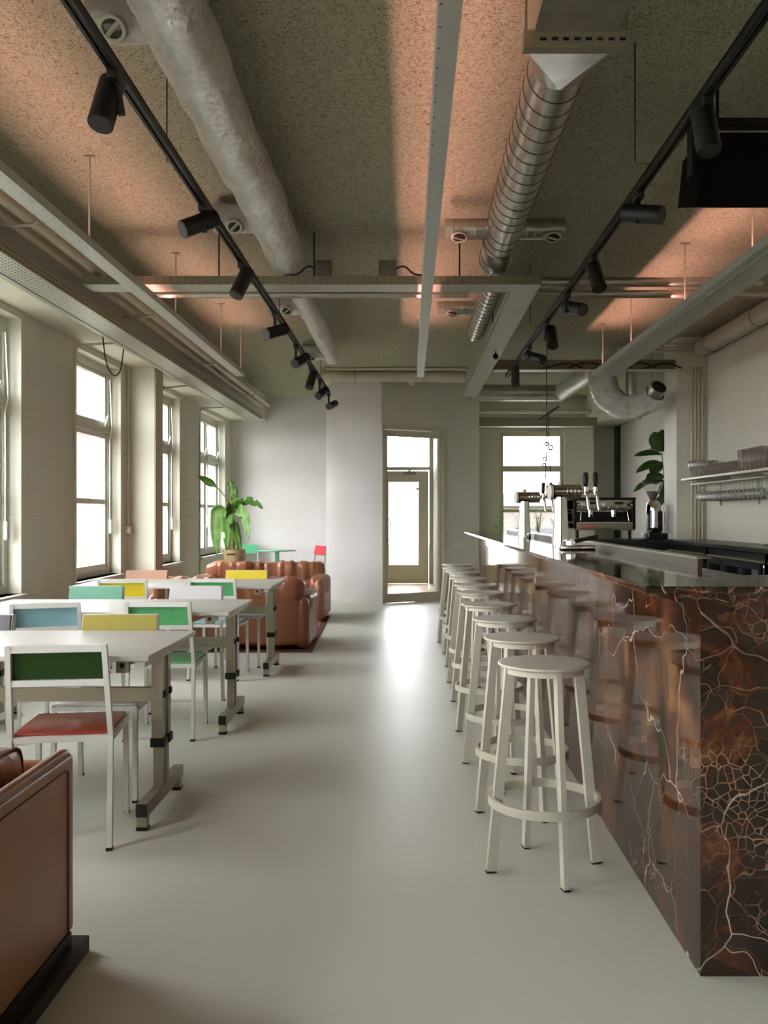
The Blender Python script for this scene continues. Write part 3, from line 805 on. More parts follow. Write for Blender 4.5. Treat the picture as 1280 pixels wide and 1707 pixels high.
# conduits of the pier
for k, x in enumerate((3.075 + 0.0, 3.115, 3.155, 3.195)):
    tag(MB().cyl((x + 0.13, 10.07, 1.02), (x + 0.13, 10.07, 2.98 + 0.0), 0.011, 8).build('conduit', 'conduit_paint'), 'thin cream conduit climbing the pier, %s of the four' % ('leftmost', 'second from left', 'third from left', 'rightmost')[k], 'conduit')
for k in range(3):
    z = P(1100, 573 + 6 * k, 10.07).z
    tag(MB().cyl((2.55, 10.085 - 0.0, z + 0.0), (3.34, 10.085, z), 0.009, 8).build('conduit', 'conduit_paint'), 'thin conduit running level across the top of the pier, %s of the three' % ('top', 'middle', 'bottom')[k], 'conduit')
# junction boxes on the beam tray
for k, (px, w2) in enumerate(((646, 0.06), (533, 0.055))):
    b = thing('junction_box', 'small grey junction box standing on the beam tray, %s' % ('near the middle rail' if k == 0 else 'beside the foil duct'), 'junction box', (P(px, 450, 6.3).x + 0.03 * k, 6.27, z1 + 0.058))
    MB().rbb(-w2, w2, -0.03, 0.05, 0, 0.115, 0.006).build('box', 'junction_grey', b)
    s = 1 if k == 0 else -1
    MB().tube([(s * w2, 0, 0.06), (s * (w2 + 0.06), 0, 0.085), (s * (w2 + 0.13), 0, 0.01), (s * (w2 + 0.22), 0, 0.02)], 0.007, 8, bend=0.05).build('cable', 'cable_black', b)
# cables loosely lying on the bar beam tray
mb = MB()
for k in range(5):
    x = 1.5 + k * 0.28
    mb.tube([(x, 10.0, z1 + 0.02), (x + 0.12, 10.0, z1 + 0.06 + 0.03 * (k % 2)), (x + 0.3, 10.02, z1 + 0.10), (x + 0.45, 10.0, z1 + 0.03)], 0.009, 8, bend=0.1)
tag(mb.build('cable_bundle', 'cable_black'), 'loose dark cables lying on the tray near the pier', 'cable', kind='stuff')
# small black camera hanging under the branch tray
c = thing('ceiling_sensor', 'small black ball sensor hanging under the turned tray', 'sensor', (P(826, 590, 8.8).x, 8.8, P(826, 580, 8.8).z))
MB().cyl((0, 0, 0), (0, 0, 0.004), 0.035).build('plate', 'dark_plastic', c)
MB().cyl((0, 0, -0.07), (0, 0, 0), 0.006, 8).build('stem', 'dark_plastic', c)
MB().lathe([(0.001, -0.115), (0.018, -0.11), (0.028, -0.09), (0.026, -0.07), (0.012, -0.058), (0.001, -0.055)]).build('ball', 'dark_plastic', c)
# small smoke detector over the door
tag(MB().lathe([(0.001, -0.04), (0.03, -0.038), (0.05, -0.02), (0.052, 0)], (P(687, 640, 12.6).x, 12.6, P(687, 638, 12.6).z), 20).build('smoke_detector', 'valve_white'), 'small white smoke detector under the duct above the glass door', 'smoke detector')

# --- black lighting tracks and spots
def track(name, label, x, y0, y1, h):
    t_ = thing(name, label, 'lighting track', (x, y0, EYE + h))
    mb = MB(); mb.bb(-0.018, -0.006, 0, y1 - y0, 0, 0.034).bb(0.006, 0.018, 0, y1 - y0, 0, 0.034).bb(-0.018, 0.018, 0, y1 - y0, 0.028, 0.036)
    mb.build('track_profile', 'black_metal', t_)
    MB().bb(-0.005, 0.005, 0, y1 - y0, 0.012, 0.02).build('conductor', 'steel_grey', t_)
    y = 1.5
    while y < y1 - y0:
        MB().tube([(0, y, 0.03), (0.0, y, 0.05), (-0.07, y, 0.06), (-0.07, y, ZC - EYE - h)], 0.003, 8).build('hanger_wire', 'black_metal', t_); y += 3.3
track('lighting_track', 'left black lighting track running toward the curved wall', -0.967, -1.0, 10.75, 1.45)
track('lighting_track', 'right black lighting track running above the bar stools', 1.036, -1.0, 9.4, 1.45)
def spot(px, py, xt, stem, a, b, label, grp):
    h = 1.45; Y = F * h / (CY - py); m = Vector((xt, Y, EYE + h))
    s = thing('track_spotlight', label, 'spotlight', m, 0, grp)
    MB().rbb(-0.017, 0.017, -0.05, 0.05, -0.03, 0.002, 0.004).build('track_adapter', 'black_metal', s)
    dx = m.x - P(px, py, Y).x
    A = P(a[0], a[1], Y) + Vector((dx, 0, 0)) - m; B = P(b[0], b[1], Y) + Vector((dx, 0, 0)) - m
    L = (B - A).length; T = 0.185
    if L < T:
        k = math.sqrt(T * T - L * L) / 2; A.y += k; B.y -= k
    else:
        mid = (A + B) / 2; A = mid + (A - mid) * T / L; B = mid + (B - mid) * T / L
    E = P(stem[0], stem[1], Y) + Vector((dx, 0, 0)) - m
    MB().bar((0, 0, -0.02), E, 0.022, 0.014, (0, 1, 0)).build('arm', 'black_metal', s)
    mb = MB(); mb.cyl(A, B, 0.042, 26); u = (B - A).normalized()
    mb.build('lamp_body', 'black_metal', s)
    MB().cyl(B - u * 0.004, B + u * 0.002, 0.036, 22).build('lens', 'dark_void', s)
    mid = (A + B) / 2
    e2 = E + (mid - E) * 0.6; MB().cyl(E * 0.92, e2, 0.012, 10).build('pivot', 'black_metal', s)
g1, g2 = 'spotlights of the left track', 'spotlights of the right track'
LL = [((193, 125), (203, 192), (180, 130), (174, 215), 'black spotlight pointing down, nearest the camera on the left track'),
      ((337, 345), (338, 388), (352, 357), (306, 388), 'black spotlight tilted to the left, second from the camera on the left track'),
      ((403, 440), (403, 462), (411, 449), (395, 495), 'black spotlight third from the camera on the left track, just before the beam tray'),
      ((455, 522), (456, 552), (471, 545), (443, 560), 'black spotlight on a long arm, first one beyond the beam tray on the left track'),
      ((487, 575), (486, 604), (503, 593), (487, 609), 'black spotlight on the left track, second beyond the beam tray'),
      ((511, 612), (511, 630), (515, 620), (509, 647), 'black spotlight on the left track pointing down, third from its far end'),
      ((526, 635), (525, 655), (535, 648), (524, 662), 'black spotlight on the left track, second from its far end'),
      ((538, 657), (538, 676), (548, 671), (539, 679), 'black spotlight hanging at the far end of the left track')]
RR = [((1178, 170), (1177, 200), (1177, 172), (1183, 257), 'large black spotlight pointing down, nearest the camera on the right track'),
      ((1062, 325), (1062, 372), (1046, 348), (1096, 366), 'black spotlight tilted to the right, second from the camera on the right track'),
      ((995, 430), (990, 465), (998, 438), (1003, 484), 'black spotlight third from the camera on the right track'),
      ((947, 490), (945, 522), (948, 507), (970, 521), 'black spotlight on the right track tilted down to the right, fourth from the camera'),
      ((912, 538), (911, 568), (921, 546), (921, 579), 'black upright spotlight on the right track, third from its far end'),
      ((884, 578), (883, 596), (882, 590), (905, 602), 'black spotlight on the right track tilted right, second from its far end'),
      ((858, 612), (858, 620), (859, 612), (859, 643), 'black upright spotlight hanging at the far end of the right track')]
for m_, st_, a_, b_, lab in LL: spot(m_[0], m_[1], -0.967, st_, a_, b_, lab, g1)
for m_, st_, a_, b_, lab in RR: spot(m_[0], m_[1], 1.036, st_, a_, b_, lab, g2)

# --- loudspeaker under the ceiling
Y = 4.2
s = thing('ceiling_speaker', 'large black loudspeaker hanging from the ceiling above the bar', 'loudspeaker', P(1240, 345, Y))
z0 = 0; H_ = (345 - 222) * Y / F - 0.035; xl = P(1161, 0, Y).x - s.location.x; xr = xl + 0.62
mb = MB(); dz = 0.10
mb.add([(xl, 0, z0), (xr, 0, z0), (xr, -0.09, H_), (xl + 0.005, -0.09, H_), (xl + 0.02, 0.36, z0 + 0.12), (xr - 0.02, 0.36, z0 + 0.12), (xr - 0.02, 0.28, H_ + 0.01), (xl + 0.02, 0.28, H_ + 0.01)],
       [(0, 1, 2, 3), (4, 7, 6, 5), (0, 4, 5, 1), (3, 2, 6, 7), (0, 3, 7, 4), (1, 5, 6, 2)])
mb.build('cabinet', 'speaker_black', s)
MB().add([(xl + 0.03, -0.012, z0 + 0.03), (xr - 0.03, -0.012, z0 + 0.03), (xr - 0.03, -0.093, H_ - 0.03), (xl + 0.03, -0.093, H_ - 0.03),
          (xl + 0.03, 0.0, z0 + 0.03), (xr - 0.03, 0.0, z0 + 0.03), (xr - 0.03, -0.08, H_ - 0.03), (xl + 0.03, -0.08, H_ - 0.03)],
         [(0, 1, 2, 3), (4, 7, 6, 5), (0, 4, 5, 1), (3, 2, 6, 7), (0, 3, 7, 4), (1, 5, 6, 2)]).build('grille', 'speaker_black', s)
zt = ZC - EYE + EYE - s.location.z
mb = MB(); mb.bb(xl - 0.03, xr + 0.03, -0.02, 0.03, zt - 0.19, zt - 0.15); mb.bb(xl - 0.03, xl - 0.02, -0.03, 0.05, 0.15, zt - 0.15).bb(xr + 0.02, xr + 0.03, -0.03, 0.05, 0.15, zt - 0.15)
mb.build('yoke_bracket', 'black_metal', s)
for x in (xl + 0.1, xr - 0.1): MB().cyl((x, 0.005, zt - 0.16), (x, 0.005, zt), 0.008, 8).build('hanger_rod', 'black_metal', s)

# --- wall conduits between the windows
def conduit(pts, label, r=0.011, m='conduit_paint', b=0.08):
    tag(MB().tube(pts, r, 8, bend=b).build('conduit', m), label, 'conduit')
conduit([(-3.03, 8.06, 0.0), (-3.03, 8.06, 2.84), (-2.62, 8.06, 2.86)], 'cream conduit climbing left of the fifth-distance window and bending under the soffit'.replace('fifth-distance ', 'second visible '))
conduit([(-3.03, 12.86, 0.0), (-3.03, 12.86, 2.84), (-2.62, 12.86, 2.86)], 'cream conduit climbing left of the farthest left window behind the banana plant')
conduit([(-3.02, 10.45, 2.55), (-3.0, 10.45, 2.78), (-2.6, 10.45, 2.82)], 'short bent conduit above the left edge of the third visible window')
conduit([(-3.02, 9.55, 1.18), (-3.02, 9.55, 2.86)], 'thin conduit beside the pilaster ending in a round box')
conduit([(-2.745, 9.60, 0.1), (-2.745, 9.60, 2.84)], 'thin cord hanging down the edge of the pilaster', 0.005)
tag(MB().cyl((-3.05, 9.55, 1.13), (-2.99, 9.55, 1.13), 0.05, 20).build('junction_box', 'pipe_paint'), 'round cream junction box at the foot of the conduit by the pilaster', 'junction box')
tag(MB().tube([(-2.63, 7.6, 2.89), (-2.63, 7.7, 2.60), (-2.63, 7.9, 2.52), (-2.63, 8.1, 2.60), (-2.63, 8.2, 2.89)], 0.006, 8, bend=0.12).build('cable_loop', 'cable_black'), 'thin dark cable loop hanging below the perforated tray by the window', 'cable')

# ================================================================== BAR
bar = thing('marble_bar', 'long polished brown marble bar counter with pale veins on the right', 'bar counter')
BX, BY, ZT = 0.82, 2.50, 1.105
mb = MB(); mb.bb(BX, BX + 0.03, BY, 10.2, 0, ZT - 0.045); mb.build('side_panel', 'marble', bar)
mb = MB(); mb.bb(BX + 0.03, 2.60, BY, BY + 0.03, 0, ZT - 0.045); mb.build('front_panel', 'marble', bar)
mb = MB(); mb.prism([(0.64, 2.41), (2.65, 2.41), (2.65, 2.88), (1.08, 2.88), (1.08, 10.4), (0.64, 10.4)], ZT - 0.02, ZT)
o = mb.build('countertop', 'marble', bar)
bv = o.modifiers.new('bevel', 'BEVEL'); bv.width = 0.004; bv.segments = 2; bv.limit_method = 'ANGLE'
mb = MB(); mb.prism([(0.735, 2.43), (2.65, 2.43), (2.65, 2.80), (1.06, 2.80), (1.06, 10.3), (0.735, 10.3)], ZT - 0.045, ZT - 0.0205)
mb.build('build_up_edge', 'marble', bar)
mb = MB(); mb.bb(1.0, 1.04, 2.9, 10.2, 0, ZT - 0.046).bb(1.04, 2.6, 2.72, 2.76, 0, ZT - 0.046)
mb.build('inner_panel', 'back_counter_black', bar)
ld = thing('steel_upstand', 'thin steel upstand along the inner edge of the marble counter top', 'splash guard')
MB().bb(1.056, 1.072, 3.25, 9.6, 1.105, 1.138).build('plate', 'upstand_brown', ld)
MB().bb(1.052, 1.110, 3.25, 9.6, 1.138, 1.144).build('top_lip', 'stainless', ld)
# beer towers
def tower(x, y, label):
    t_ = thing('beer_tower', label, 'beer tap', (x, y, ZT), math.radians(4), 'chrome beer towers on the bar')
    MB().lathe([(0.057, 0), (0.055, 0.02), (0.050, 0.12), (0.043, 0.24), (0.042, 0.31)], n=30).build('column', 'chrome', t_)
    mb = MB(); mb.cyl((-0.05, 0, 0.345), (0.13, 0, 0.345), 0.046, 28)
    for k in range(4): mb.torus((0.035 + k * 0.025, 0, 0.345), (1, 0, 0), 0.0465, 0.003, 28, 6)
    mb.build('head', 'chrome', t_)
    MB().cyl((-0.075, -0.003, 0.345), (-0.05, 0, 0.345), 0.046, 26).build('end_cap', 'ceramic', t_)
    MB().cyl((-0.055, 0, 0.345), (-0.048, 0, 0.345), 0.051, 26).build('cap_ring', 'dark_plastic', t_)
    MB().cyl((0.0, 0, 0.385), (0.0, 0, 0.415), 0.018, 14).build('top_knob', 'steel_grey', t_)
    for k, dx in enumerate((0.16, 0.225)):
        tp = MB(); tp.tube([(0.12, 0, 0.345), (dx, -0.01, 0.345), (dx, -0.05, 0.335), (dx + 0.01, -0.07, 0.225)], 0.010, 10, bend=0.03)
        tp.cyl((dx, -0.02, 0.325), (dx, -0.02, 0.375), 0.018, 12); tp.cyl((dx - 0.02, -0.02, 0.345), (dx + 0.025, -0.02, 0.345), 0.012, 12)
        f_ = tp.build('faucet', 'chrome', t_)
        MB().lathe([(0.008, 0), (0.014, 0.008), (0.018, 0.05), (0.017, 0.085), (0.010, 0.095), (0.001, 0.096)], (dx, -0.02, 0.375), 14).build('tap_handle', 'black_metal', f_)
tower(0.985, 7.6, 'chrome beer tower farther along the marble bar, in front of the window')
tower(0.985, 5.78, 'chrome beer tower nearer the camera, beside the espresso machine')

# ================================================================== BACK COUNTER
bc = thing('back_counter', 'black back counter along the right wall, above the bottle coolers', 'counter')
MB().bb(2.88, RX - 0.002, 5.0, 10.019, 0.985, 1.022).build('worktop', 'back_counter_black', bc)
bc = thing('coffee_counter', 'black counter before the pier carrying the espresso machine and grinder', 'counter')
MB().bb(1.72, 3.03, 10.022, 10.72, 0.985, 1.022).build('worktop', 'back_counter_black', bc)
MB().bb(1.76, 3.0, 10.08, 10.70, 0, 0.985).build('carcass', 'back_counter_black', bc)
for k in range(3):
    dd = MB().bb(1.80 + 0.38 * k, 2.15 + 0.38 * k, 10.06, 10.079, 0.12, 0.93).build('cabinet_door', 'dark_plastic', bc)
    MB().bb(1.95 + 0.38 * k, 2.0 + 0.38 * k, 10.045, 10.06, 0.86, 0.88).build('door_handle', 'steel_grey', dd)
def bottle(mats, h=0.2, r=0.03):
    mb = MB(); mb.lathe([(0.001, 0), (r, 0.002), (r, h * 0.58), (r * 0.4, h * 0.78), (r * 0.36, h), (0.001, h)], n=12)
    b = mb.build('bottle', mats[0])
    MB().lathe([(r + 0.0008, h * 0.15), (r + 0.0008, h * 0.5)], n=12).build('label', mats[1], b)
    return b
BG = 'drink bottles in the back bar coolers'
proto = [bottle(('bottle_green', 'label_white')), bottle(('bottle_brown', 'label_white')), bottle(('bottle_green', 'label_teal'))]
first = [True] * 3
def place(b, idx, loc, label, group, flags):
    if flags[idx]: flags[idx] = False; c = b
    else: c = copy_tree(b)
    c.location = loc; tag(c, label, 'bottle', group); return c
for u, (ya, yb, nm) in enumerate(((8.75, 10.0, 'farthest, next to the pier'), (7.28, 8.66, 'middle one under the glass shelf'), (5.8, 7.18, 'nearest the camera'))):
    c = thing('bottle_cooler', 'black undercounter bottle cooler with glass doors, ' + nm, 'fridge', (2.92, ya, 0), 0, 'bottle coolers under the back counter')
    L = yb - ya
    mb = MB(); mb.bb(0, 0.44, 0, 0.03, 0.0, 0.975).bb(0, 0.44, L - 0.03, L, 0.0, 0.975).bb(0, 0.44, 0.03, L - 0.03, 0, 0.16).bb(0.0, 0.44, 0.03, L - 0.03, 0.886, 0.975).bb(0.42, 0.44, 0.03, L - 0.03, 0.16, 0.90)
    mb.build('body', 'back_counter_black', c)
    MB().bb(0.05, 0.40, 0.035, L - 0.035, 0.54, 0.55).build('wire_shelf', 'stainless', c)
    MB().bb(0.405, 0.418, 0.035, L - 0.035, 0.165, 0.895).build('liner', 'paper_white', c)
    MB().bb(0.012, 0.024, 0.06, L - 0.06, 0.862, 0.874).build('cooler_fill_strip', 'cooler_fill_glow', c)  # glowing strip added out of view behind the door rail to brighten the inside
    n = 3; w1 = (L - 0.06) / n
    for k in range(n):
        a = 0.03 + k * w1 + 0.005; b = a + w1 - 0.01
        mb = MB(); mb.bb(-0.03, -0.002, a, a + 0.05, 0.17, 0.89).bb(-0.03, -0.002, b - 0.05, b, 0.17, 0.89).bb(-0.03, -0.002, a + 0.05, b - 0.05, 0.17, 0.22).bb(-0.03, -0.002, a + 0.05, b - 0.05, 0.84, 0.89)
        dd = mb.build('cooler_door', 'black_metal', c)
        MB().bb(-0.018, -0.014, a + 0.05, b - 0.05, 0.22, 0.84).build('door_pane', 'cooler_glass', dd)
        MB().bb(-0.034, -0.030, b - 0.049, b - 0.044, 0.22, 0.84).build('door_trim', 'stainless', dd)
        if u < 2:
            for j in range(3):
                for r_ in range(1):
                    idx = (j + k) % 3
                    place(proto[idx], idx, (2.92 + 0.10 + 0.09 * r_, ya + a + 0.09 + 0.10 * j, 0.551),
                          ('green bottle with a pale label', 'brown bottle with a pale label', 'green bottle with a teal label')[idx] + ' on the upper shelf of the %s cooler' % ('farthest', 'middle')[u],
                          ('green pale-labelled', 'brown pale-labelled', 'green teal-labelled')[idx] + ' bottles in the %s cooler' % ('farthest', 'middle')[u], first)
    MB().bb(-0.032, 0.0, 0.02, L - 0.02, 0.90, 0.915).build('handle_rail', 'steel_grey', c)

# espresso machine
ex0 = P(957, 0, 10.1).x; ex1 = P(1060, 0, 10.1).x
em = thing('espresso_machine', 'steel and black espresso machine on the back counter', 'coffee machine', (ex0, 10.1, 1.022))
Wd = ex1 - ex0
MB().rbb(0, Wd, 0.02, 0.52, 0.10, 0.19, 0.01).build('drip_base', 'steel_grey', em)
MB().rbb(0, Wd, 0.10, 0.55, 0.19, 0.30, 0.008).build('back_body', 'dark_plastic', em)
MB().rbb(0.0, Wd, 0.16, 0.55, 0.30, 0.34, 0.006).build('rear_panel', 'stainless', em)
MB().rbb(0, Wd, 0.04, 0.55, 0.33, 0.455, 0.012).build('head_panel', 'stainless', em)
MB().rbb(-0.012, Wd + 0.012, 0.03, 0.56, 0.455, 0.475, 0.005).build('cup_rail', 'black_metal', em)
MB().bb(0.0, 0.03, 0.02, 0.5, 0.12, 0.45).build('side_panel', 'dark_plastic', em)
MB().bb(Wd - 0.03, Wd, 0.02, 0.5, 0.12, 0.45).build('side_panel', 'dark_plastic', em)
MB().bb(0.04, Wd - 0.04, 0.0, 0.09, 0.185, 0.195).build('drip_tray', 'chrome', em)
for x in (0.05, Wd - 0.05): MB().cyl((x, 0.1, 0), (x, 0.1, 0.10), 0.02, 12).build('foot', 'black_metal', em)
MB().cyl((Wd / 2 - 0.01, 0.03, 0.395), (Wd / 2 - 0.01, 0.045, 0.395), 0.026, 22).build('pressure_gauge', 'paper_white', em)
for x in (0.05, Wd - 0.05):
    k_ = MB().cyl((x, 0.0, 0.39), (x, 0.05, 0.39), 0.024, 18).build('steam_knob', 'black_metal', em)
    MB().cyl((x, -0.004, 0.39), (x, 0.0, 0.39), 0.012, 14).build('knob_cap', 'chrome', k_)
for x in (0.15, 0.47):
    MB().bb(x, x + 0.10, 0.034, 0.042, 0.395, 0.425).build('button_panel', 'back_counter_black', em)
for x in (0.24, 0.40, 0.50):
    MB().cyl((x, 0.034, 0.362), (x, 0.042, 0.362), 0.010, 12).build('button', 'ceramic', em)
for x in (0.20, 0.47):
    MB().cyl((x, 0.10, 0.285), (x, 0.10, 0.34), 0.038, 20).build('group_head', 'chrome', em)
    pf = MB().cyl((x, 0.10, 0.255), (x, 0.10, 0.285), 0.035, 20).build('portafilter', 'chrome', em)
    MB().cyl((x, 0.07, 0.27), (x + 0.01, -0.06, 0.255), 0.013, 12).build('portafilter_handle', 'black_metal', pf)
MB().tube([(Wd - 0.10, 0.05, 0.34), (Wd - 0.10, 0.0, 0.32), (Wd - 0.085, -0.02, 0.21)], 0.006, 8, bend=0.03).build('steam_wand', 'chrome', em)
MB().tube([(0.08, 0.05, 0.34), (0.08, 0.0, 0.32), (0.07, -0.02, 0.21)], 0.006, 8, bend=0.03).build('steam_wand', 'chrome', em)
MB().bb(0.06, 0.25, 0.012, 0.02, 0.125, 0.160).build('badge', 'badge_red', em)
cu = bpy.data.curves.new('badge_lettering', 'FONT'); cu.body = 'LA MARZOCCO'; cu.size = 0.030; cu.extrude = 0.001; cu.align_x = 'CENTER'; cu.align_y = 'CENTER'
cu.materials.append(M['label_white'])
tmp = bpy.data.objects.new('badge_lettering', cu); COL.objects.link(tmp); bpy.context.view_layer.update()
me_ = bpy.data.meshes.new_from_object(tmp.evaluated_get(bpy.context.evaluated_depsgraph_get())); bpy.data.objects.remove(tmp)
to = bpy.data.objects.new('badge_lettering', me_); COL.objects.link(to); to.parent = em; to.location = (0.155, 0.010, 0.1425); to.rotation_euler = (PI / 2, 0, 0); to.scale = (0.82, 1, 1)
# plate of light cups on the machine is not visible; jug and tamper on the ledge
jg = thing('portafilter_rest', 'small steel tool rest on the marble top before the espresso machine', 'barista tool', (0.94, 4.95, 1.105))
MB().rbb(-0.10, 0.09, -0.05, 0.05, 0, 0.025, 0.006).build('rest_base', 'stainless', jg)
MB().cyl((-0.04, 0, 0.025), (-0.04, 0, 0.05), 0.028, 18).build('basket', 'chrome', jg)
MB().cyl((-0.02, 0, 0.045), (0.11, -0.01, 0.075), 0.011, 10).build('handle', 'black_metal', jg)
# grinder
gx = P(1092, 0, 10.15).x
g = thing('coffee_grinder', 'black and chrome coffee grinder with a glass bean hopper', 'coffee grinder', (gx, 10.22, 1.022))
MB().rbb(-0.11, 0.13, -0.13, 0.15, 0.0, 0.07, 0.012).build('base', 'black_metal', g)
MB().rb((0.02, 0.04, 0.20), (0.16, 0.18, 0.26), 0.03, 3).build('body', 'black_metal', g)
MB().lathe([(0.075, 0.28), (0.085, 0.32), (0.08, 0.40), (0.05, 0.44)], (0.01, 0.03, 0), 24).build('burr_housing', 'chrome', g)
MB().cyl((-0.02, -0.10, 0.13), (-0.02, -0.10, 0.32), 0.045, 18).build('dosing_chamber', 'chrome', g)
MB().tube([(-0.05, -0.09, 0.10), (-0.09, -0.13, 0.08), (-0.10, -0.14, 0.02)], 0.01, 8).build('lever', 'chrome', g)
MB().lathe([(0.030, 0.44), (0.045, 0.47), (0.115, 0.64), (0.118, 0.66)], (0.0, 0.03, 0), 24).build('hopper', 'hopper_glass', g)
MB().lathe([(0.001, 0.445), (0.027, 0.445), (0.042, 0.475), (0.073, 0.545), (0.001, 0.552)], (0.0, 0.03, 0), 24).build('coffee_beans', 'coffee', g)
MB().lathe([(0.12, 0.655), (0.122, 0.675), (0.001, 0.68)], (0.0, 0.03, 0), 24).build('hopper_lid', 'dark_plastic', g)
MB().tube([(-0.03, -0.052, 0.17), (-0.01, -0.053, 0.18), (0.02, -0.053, 0.172), (0.05, -0.052, 0.19)], 0.004, 6).build('logo_script', 'label_white', g)
MB().rb((0.145, -0.02, 0.22), (0.05, 0.05, 0.34), 0.02, 3).build('side_column', 'ceramic', g)

# ---------------------------------------------------------------- glass shelf
sz = 1.70
sh = thing('wall_shelf', 'long pale wall shelf holding drinking glasses', 'shelf')
MB().rbb(3.02, RX, 6.2, 9.87, sz - 0.025, sz, 0.004).build('shelf_board', 'pipe_paint', sh)
for y in (6.8, 7.75, 8.55, 9.6):
    mb = MB(); mb.bb(3.10, RX, y, y + 0.02, sz - 0.05, sz - 0.026).bb(RX - 0.02, RX, y, y + 0.02, sz - 0.30, sz - 0.05); mb.build('bracket', 'pipe_paint', sh)
rk = thing('glass_rack', 'dark metal rail rack under the wall shelf for stemmed glasses', 'glass rack')
for x in (3.10, 3.19, 3.28):
    MB().bar((x - 0.022, 7.7, sz - 0.07), (x - 0.022, 9.7, sz - 0.07), 0.008).build('rail', 'steel_grey', rk)
for y in (7.8, 8.7, 9.6): MB().bar((3.07, y, sz - 0.062), (3.34, y, sz - 0.062), 0.010).build('cross_bar', 'steel_grey', rk)
for y in (7.8, 9.6):
    MB().cyl((3.2, y, sz - 0.06), (3.2, y, sz - 0.026), 0.005, 8).build('rod', 'steel_grey', rk)
def glass(name, prof, n=14):
    return MB().lathe(prof, n=n).build(name, 'drink_glass')
tum = glass('tumbler', [(0.001, 0.004), (0.030, 0.004), (0.037, 0.11), (0.034, 0.11), (0.028, 0.012), (0.001, 0.012)])
tall = glass('tall_glass', [(0.001, 0.004), (0.034, 0.004), (0.042, 0.20), (0.038, 0.20), (0.031, 0.014), (0.001, 0.014)])
stem_ = glass('stemmed_glass', [(0.033, 0), (0.004, -0.008), (0.004, -0.085), (0.030, -0.11), (0.038, -0.145), (0.031, -0.19), (0.029, -0.19), (0.036, -0.145), (0.028, -0.112), (0.001, -0.09)])
wine = glass('goblet', [(0.034, 0.002), (0.005, 0.008), (0.005, 0.06), (0.036, 0.10), (0.040, 0.14), (0.034, 0.185), (0.032, 0.185), (0.038, 0.14), (0.034, 0.102), (0.001, 0.066)])
def lay(proto_, spots, label, cat, group):
    for i, p in enumerate(spots):
        c = proto_ if i == 0 else copy_tree(proto_)
        c.location = p; tag(c, label, cat, group)
lay(wine, [(3.09 + 0.09 * i, 9.72 - 0.10 * j, sz) for j in range(3) for i in range(3)], 'small goblet at the pier end of the wall shelf', 'glass', 'goblets at the far end of the shelf')
lay(tum, [(3.08 + 0.085 * i, 9.40 - 0.088 * j, sz) for j in range(13) for i in (0, 2)], 'short tumbler in the rows on the wall shelf', 'glass', 'tumblers on the wall shelf')
lay(tall, [(3.08 + 0.095 * i, 8.22 - 0.10 * j, sz) for j in range(6) for i in (0, 2)], 'tall beer glass in the rows on the wall shelf', 'glass', 'tall glasses on the wall shelf')
lay(stem_, [(3.123 + 0.09 * i, 9.55 - 0.105 * j, sz - 0.066) for j in range(17) for i in range(2)], 'stemmed glass hanging upside down below the wall shelf', 'glass', 'stemmed glasses hanging from the rack')
bk = thing('bread_basket', 'small brown wicker bowl at the near end of the wall shelf', 'bowl', (3.16, 7.40, sz))
MB().lathe([(0.001, 0.002), (0.08, 0.004), (0.12, 0.055), (0.125, 0.06), (0.112, 0.055), (0.075, 0.012), (0.001, 0.01)], n=20).build('bowl', 'pot_tan', bk)
lay2 = MB().lathe([(0.001, 0), (0.035, 0), (0.04, 0.10), (0.037, 0.10), (0.03, 0.01), (0.001, 0.01)], n=14).build('tumbler', 'drink_glass')
lay2.location = (3.16, 7.40, sz + 0.013); tag(lay2, 'single glass standing in the wicker bowl on the shelf', 'glass')
# loose cable on the counter
tag(MB().tube([(3.10, 7.75, 1.03), (3.16, 7.70, 1.04), (3.20, 7.64, 1.10), (3.16, 7.58, 1.12), (3.12, 7.52, 1.03), (3.06, 7.50, 1.03), (3.1, 7.4, 1.03)], 0.005, 8, bend=0.06).build('cable', 'cable_black'), 'loose black cable curled on the back counter', 'cable')

# ================================================================== STOOLS
def make_stool():
    s = thing('bar_stool', None, 'bar stool')
    MB().lathe([(0.001, 0.745), (0.160, 0.745), (0.168, 0.748), (0.171, 0.752), (0.168, 0.757), (0.160, 0.758), (0.001, 0.757)], n=48).build('seat', 'stool_paint', s)
    MB().ring((0, 0, 0.733), 0.145, 0.022, 0.02).build('seat_ring', 'stool_paint', s)
    for k in range(4):
        a = math.radians(90 * k + 12); c_, s_ = math.cos(a), math.sin(a)
        top = Vector((0.132 * c_, 0.132 * s_, 0.745)); bot = Vector((0.205 * c_, 0.205 * s_, 0.0))
        lg = MB().bar(top, bot + (top - bot) * 0.008, 0.036, 0.020, (-s_, c_, 0)).build('leg', 'stool_paint', s)
        MB().bar(bot + (top - bot) * 0.009, bot, 0.038, 0.022, (-s_, c_, 0)).build('foot_cap', 'dark_plastic', lg)
    MB().ring((0, 0, 0.255), 0.206, 0.032, 0.013, 56).build('foot_ring', 'stool_paint', s)
    return s
stool = make_stool()
ords = ['nearest the camera, whole in view', 'second from the camera', 'third from the camera', 'fourth from the camera', 'fifth from the camera', 'sixth from the camera',
        'fourth from the far end of the row', 'third from the far end of the row', 'second from the far end of the row', 'farthest, nearest the glass door']
